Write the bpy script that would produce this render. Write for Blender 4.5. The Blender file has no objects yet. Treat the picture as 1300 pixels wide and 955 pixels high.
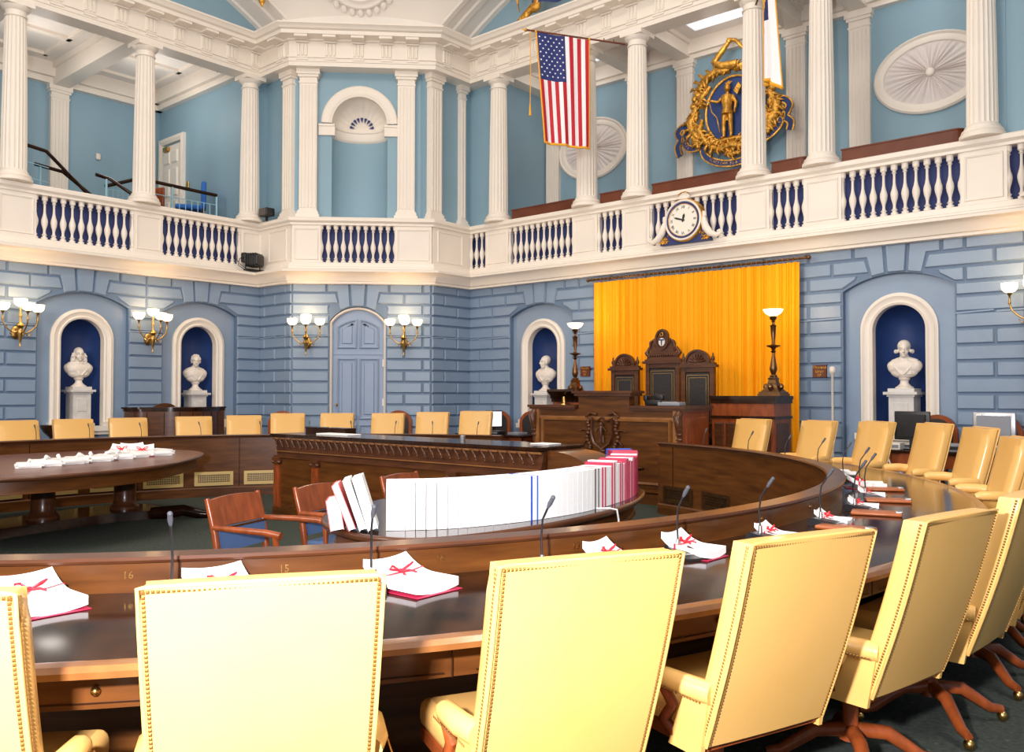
import bpy, bmesh, math, random
from math import sin, cos, pi, radians, sqrt, hypot, atan2
from mathutils import Vector, Matrix
random.seed(7)
S = bpy.context.scene
COL = S.collection

# ------------------------------------------------------------------ camera
cam = bpy.data.objects.new('camera', bpy.data.cameras.new('camera'))
COL.objects.link(cam)
S.camera = cam
cam.location = (7.07, -4.70, 1.50)
cam.rotation_euler = (pi / 2 + 0.0233, -0.0014, 0.7109)
cam.data.sensor_width = 36.0
cam.data.lens = 1092.06 / 1300 * 36
cam.data.shift_y = -0.0012
cam.data.clip_start = 0.05
# ------------------------------------------------------------------ world / light / exposure
W = bpy.data.worlds.new('world'); S.world = W; W.use_nodes = True
bg = W.node_tree.nodes['Background']
bg.inputs[0].default_value = (1.0, 0.91, 0.81, 1)
bg.inputs[1].default_value = 1.12
S.view_settings.view_transform = 'Standard'
S.view_settings.look = 'None'
S.view_settings.gamma = 1.0
S.view_settings.exposure = 0.17
S.view_settings.use_curve_mapping = False

def area(name, loc, target, sx, sy, power, color):
    l = bpy.data.lights.new(name, 'AREA'); l.shape = 'RECTANGLE'; l.size = sx; l.size_y = sy
    l.energy = power; l.color = color
    o = bpy.data.objects.new(name, l); COL.objects.link(o)
    o.location = loc
    o.rotation_euler = (Vector(target) - Vector(loc)).to_track_quat('-Z', 'Y').to_euler()
    return o
# the photographer's flash, just above and left of the lens
fl = area('camera_flash', (6.55, -4.98, 1.75), (4.2, -2.2, 1.1), 0.16, 0.10, 320, (1.0, 0.95, 1.0))
# two added fill lights behind the photographer, no windows stand there
area('rear_fill', (8.2, -1.0, 5.6), (-3, 3, 3.0), 2.4, 2.6, 330, (1.0, 0.97, 0.93))
area('rear_fill', (0.5, -8.6, 5.6), (-1, 4, 2.5), 3.0, 2.6, 380, (1.0, 0.97, 0.93))
# added overhead fill under the vault
area('overhead_fill', (0, 0, 11.2), (0, 0, 0), 4.5, 4.5, 420, (1.0, 0.92, 0.82))

# ------------------------------------------------------------------ materials
def mat(name, base, rough=0.5, metal=0.0, var=0.0, scale=8.0, bump=0.0, bscale=60.0, coat=0.0, emit=None, estr=0.0, spec=0.5, stretch=(1, 1, 1), col2=None, bdist=0.01):
    m = bpy.data.materials.new(name); m.use_nodes = True
    nt = m.node_tree; b = nt.nodes['Principled BSDF']
    b.inputs['Base Color'].default_value = (*base, 1)
    b.inputs['Roughness'].default_value = rough
    b.inputs['Metallic'].default_value = metal
    b.inputs['Specular IOR Level'].default_value = spec
    b.inputs['Coat Weight'].default_value = coat
    b.inputs['Coat Roughness'].default_value = 0.12
    if emit:
        b.inputs['Emission Color'].default_value = (*emit, 1)
        b.inputs['Emission Strength'].default_value = estr
    if var or bump:
        tc = nt.nodes.new('ShaderNodeTexCoord'); mp = nt.nodes.new('ShaderNodeMapping')
        mp.inputs['Scale'].default_value = stretch
        nt.links.new(tc.outputs['Object'], mp.inputs[0])
    if var:
        n = nt.nodes.new('ShaderNodeTexNoise'); n.inputs['Scale'].default_value = scale
        n.inputs['Detail'].default_value = 6
        nt.links.new(mp.outputs[0], n.inputs['Vector'])
        mx = nt.nodes.new('ShaderNodeMix'); mx.data_type = 'RGBA'
        rp = nt.nodes.new('ShaderNodeMapRange')
        rp.inputs['From Min'].default_value = 0.3; rp.inputs['From Max'].default_value = 0.7
        nt.links.new(n.outputs[0], rp.inputs[0])
        nt.links.new(rp.outputs[0], mx.inputs[0])
        c2 = col2 if col2 else tuple(min(1, c * (1 + var)) for c in base)
        c1 = base if col2 else tuple(c * (1 - var) for c in base)
        mx.inputs[6].default_value = (*c1, 1); mx.inputs[7].default_value = (*c2, 1)
        nt.links.new(mx.outputs[2], b.inputs['Base Color'])
    if bump:
        n2 = nt.nodes.new('ShaderNodeTexNoise'); n2.inputs['Scale'].default_value = bscale
        n2.inputs['Detail'].default_value = 3
        nt.links.new(mp.outputs[0], n2.inputs['Vector'])
        bp = nt.nodes.new('ShaderNodeBump'); bp.inputs['Strength'].default_value = bump
        bp.inputs['Distance'].default_value = bdist
        nt.links.new(n2.outputs[0], bp.inputs['Height'])
        nt.links.new(bp.outputs[0], b.inputs['Normal'])
    return m

M = {}
M['cream'] = mat('cream_paint', (0.84, 0.76, 0.67), 0.45, var=0.02, scale=2)
M['white'] = mat('white_plaster', (0.84, 0.78, 0.72), 0.6, var=0.02, scale=1.5)
M['ltblue'] = mat('light_blue_paint', (0.245, 0.385, 0.475), 0.55, var=0.03, scale=1.2)
M['blue'] = mat('grey_blue_paint', (0.225, 0.305, 0.425), 0.36, var=0.06, scale=1.6, bump=0.25, bscale=5, bdist=0.02)
M['joint'] = mat('grey_blue_joint', (0.12, 0.185, 0.29), 0.5, var=0.04, scale=2)
M['doorblue'] = mat('door_blue_paint', (0.26, 0.34, 0.49), 0.35, var=0.03, scale=2)
M['navy'] = mat('navy_paint', (0.018, 0.05, 0.19), 0.6, var=0.1, scale=5)
M['balnavy'] = mat('balustrade_navy', (0.03, 0.045, 0.16), 0.7)
M['wood'] = mat('mahogany', (0.060, 0.020, 0.008), 0.3, var=0.35, scale=3, stretch=(1, 1, 7), coat=0.12, spec=0.35, col2=(0.12, 0.040, 0.014))
M['woodx'] = mat('mahogany_long_grain', (0.065, 0.021, 0.005), 0.3, var=0.35, scale=2.2, stretch=(1, 1, 9), coat=0.08, spec=0.3, col2=(0.14, 0.048, 0.010))
M['wooddark'] = mat('dark_mahogany', (0.014, 0.0055, 0.003), 0.13, var=0.3, scale=4, stretch=(2, 2, 2), coat=0.0, spec=0.26, col2=(0.040, 0.014, 0.006))
M['woodedge'] = mat('worn_wood_edge', (0.30, 0.13, 0.035), 0.3, var=0.3, scale=6, coat=0.4, col2=(0.20, 0.07, 0.02))
M['woodred'] = mat('red_mahogany', (0.25, 0.055, 0.013), 0.28, var=0.3, scale=5, stretch=(4, 4, 1), coat=0.12, spec=0.35)
M['woodbench'] = mat('bench_mahogany', (0.11, 0.025, 0.010), 0.3, var=0.3, scale=3, coat=0.1, spec=0.35, col2=(0.16, 0.042, 0.015))
M['leather'] = mat('yellow_leather', (0.80, 0.465, 0.14), 0.42, var=0.10, scale=2.2, bump=0.12, bscale=90, coat=0.2, col2=(0.75, 0.42, 0.11), bdist=0.003)
M['nail'] = mat('brass_nail', (0.42, 0.22, 0.06), 0.35, metal=0.8)
M['brass'] = mat('brass', (0.55, 0.33, 0.10), 0.28, metal=1.0, var=0.2, scale=20)
M['bronze'] = mat('bronze', (0.17, 0.085, 0.035), 0.28, metal=0.85, var=0.2, scale=15)
M['gold'] = mat('gold_leaf', (0.66, 0.33, 0.05), 0.34, metal=0.7, var=0.45, scale=9, bump=0.6, bscale=22, bdist=0.03)
M['marble'] = mat('white_marble', (0.80, 0.72, 0.64), 0.4, var=0.06, scale=9)
M['marbleg'] = mat('grey_marble', (0.66, 0.63, 0.60), 0.4, var=0.10, scale=6)
M['carpet'] = mat('green_carpet', (0.040, 0.048, 0.040), 0.95, var=0.5, scale=40, bump=0.4, bscale=300, spec=0.1, col2=(0.072, 0.082, 0.068))
M['paper'] = mat('white_paper', (0.88, 0.87, 0.85), 0.6, var=0.02, scale=30)
M['red'] = mat('red_ribbon', (0.80, 0.01, 0.03), 0.45)
M['crimson'] = mat('crimson_cover', (0.42, 0.015, 0.06), 0.45)
M['coral'] = mat('coral_cover', (0.85, 0.17, 0.17), 0.5)
M['bookblue'] = mat('blue_cover', (0.03, 0.10, 0.50), 0.5)
M['bookgrey'] = mat('dark_grey_cover', (0.10, 0.08, 0.07), 0.5)
M['black'] = mat('black_plastic', (0.012, 0.012, 0.014), 0.35)
M['micgrey'] = mat('dark_mic_foam', (0.07, 0.075, 0.09), 0.6)
M['grey'] = mat('grey_plastic', (0.24, 0.25, 0.28), 0.4)
M['silver'] = mat('silver_metal', (0.42, 0.42, 0.44), 0.3, metal=0.9)
M['blackleather'] = mat('black_leather', (0.022, 0.017, 0.017), 0.33, bump=0.3, bscale=30)
M['seatblue'] = mat('blue_leather', (0.07, 0.12, 0.24), 0.4)
M['seatgal'] = mat('bright_blue_fabric', (0.03, 0.16, 0.55), 0.8)
M['glow'] = mat('lit_glass', (1, 0.9, 0.75), 0.3, emit=(1.0, 0.74, 0.42), estr=3.2)
M['screen'] = mat('lit_screen', (0.8, 0.85, 0.95), 0.3, emit=(0.8, 0.88, 1.0), estr=1.0)
M['lightrail'] = mat('pale_blue_paint', (0.33, 0.58, 0.70), 0.4)
M['shell'] = mat('ribbed_plaster', (0.72, 0.65, 0.62), 0.6)
M['starwhite'] = mat('white_star', (0.9, 0.9, 0.92), 0.7)
M['flagblue'] = mat('flag_blue', (0.018, 0.028, 0.15), 0.75)
M['flagred'] = mat('flag_red', (0.50, 0.006, 0.02), 0.7)
M['flagwhite'] = mat('flag_white', (0.85, 0.84, 0.86), 0.7)
M['fringe'] = mat('gold_fringe', (0.85, 0.40, 0.02), 0.8)
M['clockface'] = mat('clock_face', (0.86, 0.80, 0.70), 0.4)
M['downlight'] = mat('ceiling_light_panel', (0.9, 0.9, 0.95), 0.5, emit=(0.9, 0.95, 1.0), estr=0.55)

# curtain : vertical pleats colour variation is in the cloth, folds in the mesh
M['curtain'] = mat('golden_curtain', (0.98, 0.40, 0.004), 0.62, var=0.08, scale=9, stretch=(14, 14, 0.25), spec=0.2)

# ------------------------------------------------------------------ mesh builder
def frame(origin, u, n):
    """local (u, d, z): u along the wall, d out of the wall into the room, z up"""
    u = Vector(u).normalized(); n = Vector(n).normalized()
    m = Matrix.Identity(4)
    m.col[0][:3] = u; m.col[1][:3] = n; m.col[2][:3] = (0, 0, 1)
    m.col[3][:3] = origin
    return m

class MB:
    def __init__(s, T=None):
        s.v = []; s.f = []; s.mi = []; s.T = T or Matrix.Identity(4); s.cur = 0
    def add(s, vs, fs, T=None):
        k = len(s.v); A = s.T @ T if T is not None else s.T
        s.v += [tuple(A @ Vector(p)) for p in vs]
        for f in fs:
            s.f.append([i + k for i in f]); s.mi.append(s.cur)
        return s
    def box(s, x0, x1, y0, y1, z0, z1, T=None):
        vs = [(x, y, z) for z in (z0, z1) for y in (y0, y1) for x in (x0, x1)]
        return s.add(vs, [(0, 2, 3, 1), (4, 5, 7, 6), (0, 1, 5, 4), (1, 3, 7, 5), (3, 2, 6, 7), (2, 0, 4, 6)], T)
    def rbox(s, x0, x1, y0, y1, z0, z1, r, T=None, n=3):
        """box with rounded edges: superellipsoid-like stacked rings"""
        cx, cy = (x0 + x1) / 2, (y0 + y1) / 2; hx, hy = (x1 - x0) / 2, (y1 - y0) / 2
        r = min(r, hx, hy, (z1 - z0) / 2)
        rings = []
        for a in [i * pi / 2 / n for i in range(n + 1)]:
            rings.append((r * (1 - sin(a)), z0 + r * (1 - cos(a))))
        rings += [(i, z0 + z1 - z) for i, z in reversed(rings)]
        vs = []; m = 4 * (n + 1)
        for ins, z in rings:
            for q, (sx, sy) in enumerate(((1, 1), (-1, 1), (-1, -1), (1, -1))):
                for j in range(n + 1):
                    a = q * pi / 2 + j * pi / 2 / n
                    rr = max(r - ins, 0.0)
                    vs.append((cx + sx * (hx - r) + rr * cos(a), cy + sy * (hy - r) + rr * sin(a), z))
        fs = []
        for k in range(len(rings) - 1):
            for i in range(m):
                fs.append((k * m + i, k * m + (i + 1) % m, (k + 1) * m + (i + 1) % m, (k + 1) * m + i))
        fs.append(tuple(range(m - 1, -1, -1))); fs.append(tuple((len(rings) - 1) * m + i for i in range(m)))
        return s.add(vs, fs, T)
    def prism(s, poly, c0, c1, plane='xz', T=None):
        n = len(poly)
        def P(a, b, c): return (a, c, b) if plane == 'xz' else ((a, b, c) if plane == 'xy' else (c, a, b))
        vs = [P(a, b, c0) for a, b in poly] + [P(a, b, c1) for a, b in poly]
        fs = [tuple(range(n)), tuple(range(2 * n - 1, n - 1, -1))]
        fs += [(i, (i + 1) % n, n + (i + 1) % n, n + i) for i in range(n)]
        return s.add(vs, fs, T)
    def pad(s, poly, d0, d1, ins, plane='xz', T=None):
        """raised block with chamfered rim (convex-ish polygon)"""
        n = len(poly); inn = inset(poly, ins)
        def P(a, b, c): return (a, c, b) if plane == 'xz' else ((a, b, c) if plane == 'xy' else (c, a, b))
        vs = [P(a, b, d0) for a, b in poly] + [P(a, b, d1) for a, b in inn]
        fs = [tuple(range(2 * n - 1, n - 1, -1))] + [(i, (i + 1) % n, n + (i + 1) % n, n + i) for i in range(n)]
        return s.add(vs, fs, T)
    def lathe(s, prof, seg=24, T=None, a0=0.0, a1=2 * pi, caps=True):
        full = abs(a1 - a0 - 2 * pi) < 1e-6
        m = seg if full else seg + 1; vs = []
        for r, z in prof:
            for i in range(m):
                a = a0 + (a1 - a0) * i / seg
                vs.append((r * cos(a), r * sin(a), z))
        fs = []
        for k in range(len(prof) - 1):
            for i in range(seg):
                j = (i + 1) % m
                fs.append((k * m + i, k * m + j, (k + 1) * m + j, (k + 1) * m + i))
        if caps and full:
            fs.append(tuple(range(m - 1, -1, -1))); fs.append(tuple((len(prof) - 1) * m + i for i in range(m)))
        return s.add(vs, fs, T)
    def ring(s, prof, a0, a1, seg, T=None):
        """closed (r,z) profile swept about z between two angles, capped"""
        n = len(prof); vs = []
        for i in range(seg + 1):
            a = a0 + (a1 - a0) * i / seg
            vs += [(r * cos(a), r * sin(a), z) for r, z in prof]
        fs = []
        for i in range(seg):
            for k in range(n):
                j = (k + 1) % n
                fs.append((i * n + k, i * n + j, (i + 1) * n + j, (i + 1) * n + k))
        fs.append(tuple(range(n))); fs.append(tuple(seg * n + k for k in range(n - 1, -1, -1)))
        return s.add(vs, fs, T)
    def tube(s, pts, rad, seg=8, T=None, cap=True):
        pts = [Vector(p) for p in pts]; n = len(pts)
        if not hasattr(rad, '__len__'): rad = [rad] * n
        vs = []; ref = Vector((0, 0, 1))
        t0 = (pts[1] - pts[0]).normalized()
        if abs(t0.dot(ref)) > 0.95: ref = Vector((1, 0, 0))
        u = t0.cross(ref).normalized()
        for i in range(n):
            t = (pts[min(i + 1, n - 1)] - pts[max(i - 1, 0)]).normalized()
            u = (u - t * u.dot(t)).normalized(); w = t.cross(u)
            for j in range(seg):
                a = 2 * pi * j / seg
                vs.append(tuple(pts[i] + (u * cos(a) + w * sin(a)) * rad[i]))
        fs = []
        for k in range(n - 1):
            for i in range(seg):
                j = (i + 1) % seg
                fs.append((k * seg + i, k * seg + j, (k + 1) * seg + j, (k + 1) * seg + i))
        if cap:
            fs.append(tuple(range(seg - 1, -1, -1))); fs.append(tuple((n - 1) * seg + i for i in range(seg)))
        return s.add(vs, fs, T)
    def ell(s, c, r, seg=14, rings=9, T=None):
        if not hasattr(r, '__len__'): r = (r, r, r)
        vs = [(c[0], c[1], c[2] - r[2])]
        for k in range(1, rings):
            b = -pi / 2 + pi * k / rings
            for i in range(seg):
                a = 2 * pi * i / seg
                vs.append((c[0] + r[0] * cos(b) * cos(a), c[1] + r[1] * cos(b) * sin(a), c[2] + r[2] * sin(b)))
        vs.append((c[0], c[1], c[2] + r[2])); L = len(vs) - 1; fs = []
        for i in range(seg):
            j = (i + 1) % seg
            fs.append((0, 1 + j, 1 + i)); fs.append((L, L - seg + i, L - seg + j))
        for k in range(rings - 2):
            for i in range(seg):
                j = (i + 1) % seg
                fs.append((1 + k * seg + i, 1 + k * seg + j, 1 + (k + 1) * seg + j, 1 + (k + 1) * seg + i))
        return s.add(vs, fs, T)
    def sweep(s, path, prof, T=None, closed=False, plane='xy'):
        """closed profile [(n, h)] swept along a 2-D path with mitred corners; n is to the LEFT of travel"""
        N = len(path); P = [Vector((a, b)) for a, b in path]; vs = []; m = len(prof)
        for i in range(N):
            if closed or 0 < i < N - 1:
                d0 = (P[i] - P[i - 1]).normalized(); d1 = (P[(i + 1) % N] - P[i]).normalized()
            elif i == 0: d0 = d1 = (P[1] - P[0]).normalized()
            else: d0 = d1 = (P[-1] - P[-2]).normalized()
            n0 = Vector((-d0.y, d0.x)); n1 = Vector((-d1.y, d1.x))
            k = n0 + n1; k = k / max(k.dot(n0), 0.2)
            for a, h in prof:
                q = P[i] + k * a
                vs.append((q.x, q.y, h) if plane == 'xy' else (q.x, h, q.y))
        fs = []
        R = N if closed else N - 1
        for i in range(R):
            j2 = (i + 1) % N
            for k in range(m):
                j = (k + 1) % m
                fs.append((i * m + k, i * m + j, j2 * m + j, j2 * m + k))
        if not closed:
            fs.append(tuple(range(m))); fs.append(tuple((N - 1) * m + k for k in range(m - 1, -1, -1)))
        return s.add(vs, fs, T)
    def grid(s, fn, nu, nv, T=None, closed=False):
        vs = [fn(i / nu, j / nv) for i in range(nu + 1) for j in range(nv + 1)]
        fs = [(i * (nv + 1) + j, (i + 1) * (nv + 1) + j, (i + 1) * (nv + 1) + j + 1, i * (nv + 1) + j + 1)
              for i in range(nu) for j in range(nv)]
        return s.add(vs, fs, T)
    def mesh(s, name, mats, smooth=None):
        me = bpy.data.meshes.new(name); me.from_pydata(s.v, [], s.f)
        if not isinstance(mats, (list, tuple)): mats = [mats]
        for m in mats: me.materials.append(M[m] if isinstance(m, str) else m)
        me.polygons.foreach_set('material_index', s.mi)
        bm = bmesh.new(); bm.from_mesh(me)
        bmesh.ops.recalc_face_normals(bm, faces=bm.faces); bm.to_mesh(me); bm.free()
        if smooth is not None:
            me.polygons.foreach_set('use_smooth', [True] * len(me.polygons))
            me.set_sharp_from_angle(angle=radians(smooth))
        me.update()
        return me
    def obj(s, name, mats, parent=None, smooth=None):
        o = bpy.data.objects.new(name, s.mesh(name, mats, smooth)); COL.objects.link(o)
        if parent is not None: o.parent = parent
        return o

def inset(poly, t):
    n = len(poly); A = sum(poly[i][0] * poly[(i + 1) % n][1] - poly[(i + 1) % n][0] * poly[i][1] for i in range(n))
    sg = 1 if A > 0 else -1; out = []
    for i in range(n):
        p = Vector(poly[i]); a = Vector(poly[i - 1]); b = Vector(poly[(i + 1) % n])
        d0 = (p - a).normalized(); d1 = (b - p).normalized()
        n0 = Vector((-d0.y, d0.x)) * sg; n1 = Vector((-d1.y, d1.x)) * sg
        k = n0 + n1; k = k / max(k.dot(n0), 0.35)
        q = p + k * t; out.append((q.x, q.y))
    return out

def tag(o, label=None, cat=None, group=None, kind=None):
    if label: o['label'] = label
    if cat: o['category'] = cat
    if group: o['group'] = group
    if kind: o['kind'] = kind
    return o
def thing(name, label, cat, loc=(0, 0, 0), rz=0.0, group=None):
    o = bpy.data.objects.new(name, None); COL.objects.link(o); o.empty_display_size = 0.1
    o.location = loc; o.rotation_euler = (0, 0, rz)
    return tag(o, label, cat, group)
def struct(mb, name, m, label, cat='wall', smooth=None, parent=None):
    o = mb.obj(name, m, parent, smooth)
    if parent is None: tag(o, label, cat, kind='structure')
    return o
def kids(o): return list(o.children)
def dup(root, loc, rz, label, group=None, scale=None, arm=0.0):
    r = root.copy(); COL.objects.link(r); r.location = loc; r.rotation_euler = (0, 0, rz)
    r['label'] = label
    if group: r['group'] = group
    if scale: r.scale = scale
    for ch in KIDS[root.name]:
        c = ch.copy(); COL.objects.link(c); c.parent = r
        if arm and ch.name.startswith('arm'): c.location.z += arm
        for g in KIDS.get(ch.name, []):
            d = g.copy(); COL.objects.link(d); d.parent = c
    return r
KIDS = {}
def reg(root):
    KIDS[root.name] = [o for o in COL.objects if o.parent == root]
    for c in KIDS[root.name]: KIDS[c.name] = [o for o in COL.objects if o.parent == c]
    return root
def text_mesh(txt, size, depth, m, name, parent, T, align='CENTER', spacing=1.0):
    cu = bpy.data.curves.new('t', 'FONT'); cu.body = txt; cu.size = size; cu.extrude = depth
    cu.align_x = align; cu.align_y = 'CENTER'; cu.space_character = spacing; cu.resolution_u = 2
    t = bpy.data.objects.new('t', cu); COL.objects.link(t)
    dg = bpy.context.evaluated_depsgraph_get(); me = bpy.data.meshes.new_from_object(t.evaluated_get(dg))
    bpy.data.objects.remove(t); bpy.data.curves.remove(cu)
    me.transform(T); me.name = name; me.materials.clear(); me.materials.append(M[m])
    o = bpy.data.objects.new(name, me); COL.objects.link(o)
    if parent is not None: o.parent = parent
    return o
def textT(F, u, d, z, rot=0.0):
    """text lying in wall frame F, reading along u as seen from the room"""
    # local text x-> viewer's right. frames here have +u to the viewer's right when det<0
    base = Matrix.Translation((u, d, z)) @ Matrix(((1, 0, 0, 0), (0, 0, 1, 0), (0, 1, 0, 0), (0, 0, 0, 1)))
    return F @ base @ Matrix.Rotation(rot, 4, 'Z')

# wall frames; d is distance into the room from the plane of the column centres
WP = 8.15
FR = frame((0, WP, 0), (1, 0, 0), (0, -1, 0))            # right-hand (rostrum) wall, u = x
FL = frame((-WP, 0, 0), (0, 1, 0), (1, 0, 0))            # left-hand wall, u = y
q2 = sqrt(0.5)
CC = 12.21                                               # chamfer plane  y - x = CC
UC = -0.08                                               # centre of the chamfer face
FC = frame((-CC / 2, CC / 2, 0), (q2, q2, 0), (q2, -q2, 0))
FS1 = frame((0, 5.15, 0), (1, 0, 0), (0, -1, 0))         # side of block facing -y, u = x
FS2 = frame((-5.15, 0, 0), (0, 1, 0), (1, 0, 0))         # side of block facing +x, u = y
# plan of the inner wall line (travel so that the room is to the RIGHT => n negative = room)
E0 = (-WP, -7.5); P1 = (-WP, 5.15); P2 = (5.15 - CC, 5.15); P3 = (-5.15, CC - 5.15); P4 = (-5.15, WP)
P5 = (5.34, WP); P6 = (5.34, CC - 5.15); P7 = (CC - 5.15, 5.15); P8 = (WP, 5.15)
PLAN = [E0, P1, P2, P3, P4, P5, P6, P7, P8]

# ------------------------------------------------------------------ floor
f = MB(); f.box(-8.6, 8.6, -8.6, 8.6, -0.12, 0)
struct(f, 'floor', 'carpet', 'dark green patterned carpet under the round table', 'floor')
M['carpet'].node_tree  # pattern: small gold specks
nt = M['carpet'].node_tree
vor = nt.nodes.new('ShaderNodeTexVoronoi'); vor.inputs['Scale'].default_value = 9; vor.inputs['Randomness'].default_value = 0.15
tc = nt.nodes.new('ShaderNodeTexCoord'); nt.links.new(tc.outputs['Object'], vor.inputs['Vector'])
rmp = nt.nodes.new('ShaderNodeMapRange'); rmp.inputs['From Min'].default_value = 0.06; rmp.inputs['From Max'].default_value = 0.10
rmp.inputs['To Min'].default_value = 0.45; rmp.inputs['To Max'].default_value = 0.0
nt.links.new(vor.outputs['Distance'], rmp.inputs[0])
b = nt.nodes['Principled BSDF']; old = b.inputs['Base Color'].links[0].from_socket
mx = nt.nodes.new('ShaderNodeMix'); mx.data_type = 'RGBA'; nt.links.new(rmp.outputs[0], mx.inputs[0])
nt.links.new(old, mx.inputs[6]); mx.inputs[7].default_value = (0.16, 0.16, 0.09, 1)
nt.links.new(mx.outputs[2], b.inputs['Base Color'])

# ------------------------------------------------------------------ lower rusticated walls
JZ = [-0.02] + [0.19 + 0.222 * k for k in range(12)] + [2.632, 2.86, 3.05, 3.265, 3.485, 3.70]
ZT = 3.70
def seg_arch(uc, hw, zs, zc, n=18):
    """points of a segmental arch from right springing to left springing"""
    h = zc - zs; R = (hw * hw + h * h) / (2 * h); c = zc - R; a = math.asin(hw / R)
    return [(uc + R * sin(a - 2 * a * i / n), c + R * cos(a - 2 * a * i / n)) for i in range(n + 1)]
def round_arch(uc, r, zs, n=20):
    return [(uc + r * cos(pi * i / n), zs + r * sin(pi * i / n)) for i in range(n + 1)]

def lower_wall(F, name, u0, u1, recs, label, depth=0.16, phase=0.0, half=0.76, zs=3.03, zc=3.25):
    """joint plane with notches for arched recesses + raised blocks"""
    mb = MB(F); poly = [(u0, 0)]
    for uc in recs:
        poly += [(uc - half, 0), (uc - half, zs)] + list(reversed(seg_arch(uc, half, zs, zc)))[1:-1] + [(uc + half, zs), (uc + half, 0)]
    poly += [(u1, 0), (u1, ZT + 0.1), (u0, ZT + 0.1)]
    mb.cur = 1; mb.prism(poly, -depth, 0.0)
    mb.cur = 0; g = 0.013; D = 0.028; INS = 0.016
    # free spans between recesses
    edges = [u0] + sum([[uc - half, uc + half] for uc in recs], []) + [u1]
    spans = [(edges[i], edges[i + 1]) for i in range(0, len(edges), 2)]
    L = 0.72
    for k in range(len(JZ) - 1):
        z0, z1 = JZ[k], JZ[k + 1]
        band = abs(z0 - 2.86) < 0.01
        for si, (a, b_) in enumerate(spans):
            ll, rr = a, b_
            # voussoir cuts : slanting ends of the rows over a recess
            lcut = si > 0; rcut = si < len(spans) - 1
            lo_l = hi_l = a; lo_r = hi_r = b_
            if z0 > 3.04:
                row = 0 if z0 < 3.1 else (1 if z0 < 3.3 else 2)
                # distances from recess centre of the slanted joint (low, high)
                lowd, highd = [(0.575, 0.635), (0.355, 0.42), (0.60, 0.60)][row]
                if row == 0: lowd = 0.62
                if lcut: c = recs[si - 1]; lo_l = c + (lowd if row < 2 else 0.60); hi_l = c + (highd if row < 2 else 0.60)
                if rcut: c = recs[si]; lo_r = c - (lowd if row < 2 else 0.60); hi_r = c - (highd if row < 2 else 0.60)
            if z0 > 3.04 and row == 0:
                # clip bottom of row at the arch: springing corner
                pl = [(lo_l if lcut else a, z0), ]
            off = (k % 2) * L / 2 + phase
            cuts = []
            x = math.floor((a - off) / L) * L + off
            while x < b_:
                if x > max(lo_l, hi_l) + 0.16 and x < min(lo_r, hi_r) - 0.16: cuts.append(x)
                x += L
            if band or b_ - a < 0.8: cuts = []
            if b_ - a < 0.8 and z0 > 3.04: cuts = [(a + b_) / 2] if (lcut and rcut) else []
            xs = [None] + cuts + [None]
            for i in range(len(xs) - 1):
                A0 = A1 = xs[i]; B0 = B1 = xs[i + 1]
                if A0 is None: A0, A1 = lo_l, hi_l
                if B0 is None: B0, B1 = lo_r, hi_r
                pts = [(A0, z0), (B0, z0), (B1, z1), (A1, z1)]
                if z0 > 3.04 and row == 0:
                    # the arch cuts this row's lower corner
                    if xs[i] is None and lcut:
                        c = recs[si - 1]; pts = [(c + half, z0 + 0.005), (B0, z0), (B1, z1), (c + 0.50 + 0.02, z1), (c + 0.56, z0 + 0.13)]
                    if xs[i + 1] is None and rcut:
                        c = recs[si]; pts = [(A0, z0), (c - half, z0 + 0.005), (c - 0.56, z0 + 0.13), (c - 0.52, z1), (A1, z1)]
                        if xs[i] is None and lcut:
                            c2 = recs[si - 1]; pts = [(c2 + half, z0 + .005)] + pts[1:4] + [(c2 + 0.52, z1), (c2 + 0.56, z0 + 0.13)]
                mb.pad(inset(pts, g), 0.0, D, INS)
    # keystone and voussoirs
    def arch_z(x, uc):
        h = zc - zs; R = (half * half + h * h) / (2 * h); return zc - R + sqrt(R * R - (x - uc) ** 2)
    for uc in recs:
        mb.pad(inset([(uc - .135, arch_z(uc - .135, uc)), (uc + .135, arch_z(uc + .135, uc)), (uc + .165, ZT), (uc - .165, ZT)], g), 0, D + 0.012, INS)
        for sg in (-1, 1):
            # tall voussoir beside the keystone, stepping over the next one
            p = [(.135, arch_z(uc + .135, uc)), (.355, arch_z(uc + .355, uc)), (.42, 3.485), (.60, 3.485), (.60, ZT), (.165, ZT)]
            mb.pad(inset([(uc + sg * a, z) for a, z in p], g), 0, D, INS)
            p = [(.355, arch_z(uc + .355, uc)), (.56, arch_z(uc + .56, uc)), (.60, 3.265), (.80, 3.265)]
            p = [(.355, arch_z(uc + .355, uc)), (.56, arch_z(uc + .56, uc) + .01), (.52, 3.265)]
            # second voussoir fused with row 1
    return struct(mb, name, ['blue', 'joint'], label, 'wall')

def niche_front(F, uc, zsill, hw, zsp, wall_half=0.79, D=-0.11, top=3.3):
    """recess plane with an arched opening; returns nothing (mesh added to mb)"""
    poly = [(uc - wall_half, zsill), (uc - hw, zsill), (uc - hw, zsp)] + list(reversed(round_arch(uc, hw, zsp)))[1:-1] + \
           [(uc + hw, zsp), (uc + hw, zsill), (uc + wall_half, zsill), (uc + wall_half, top), (uc - wall_half, top)]
    return poly

R_REC = [-3.28, 3.24]; L_REC = [-2.76, -0.47, 1.70, 3.86]
lower_wall(FR, 'wall_right', P4[0], P5[0], R_REC, 'grey-blue block-patterned lower wall behind the golden curtain', phase=0.17)
lower_wall(FL, 'wall_left', -7.5, 5.15, [1.70, 3.86], 'grey-blue block-patterned lower wall at the far left', phase=0.1)

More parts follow.
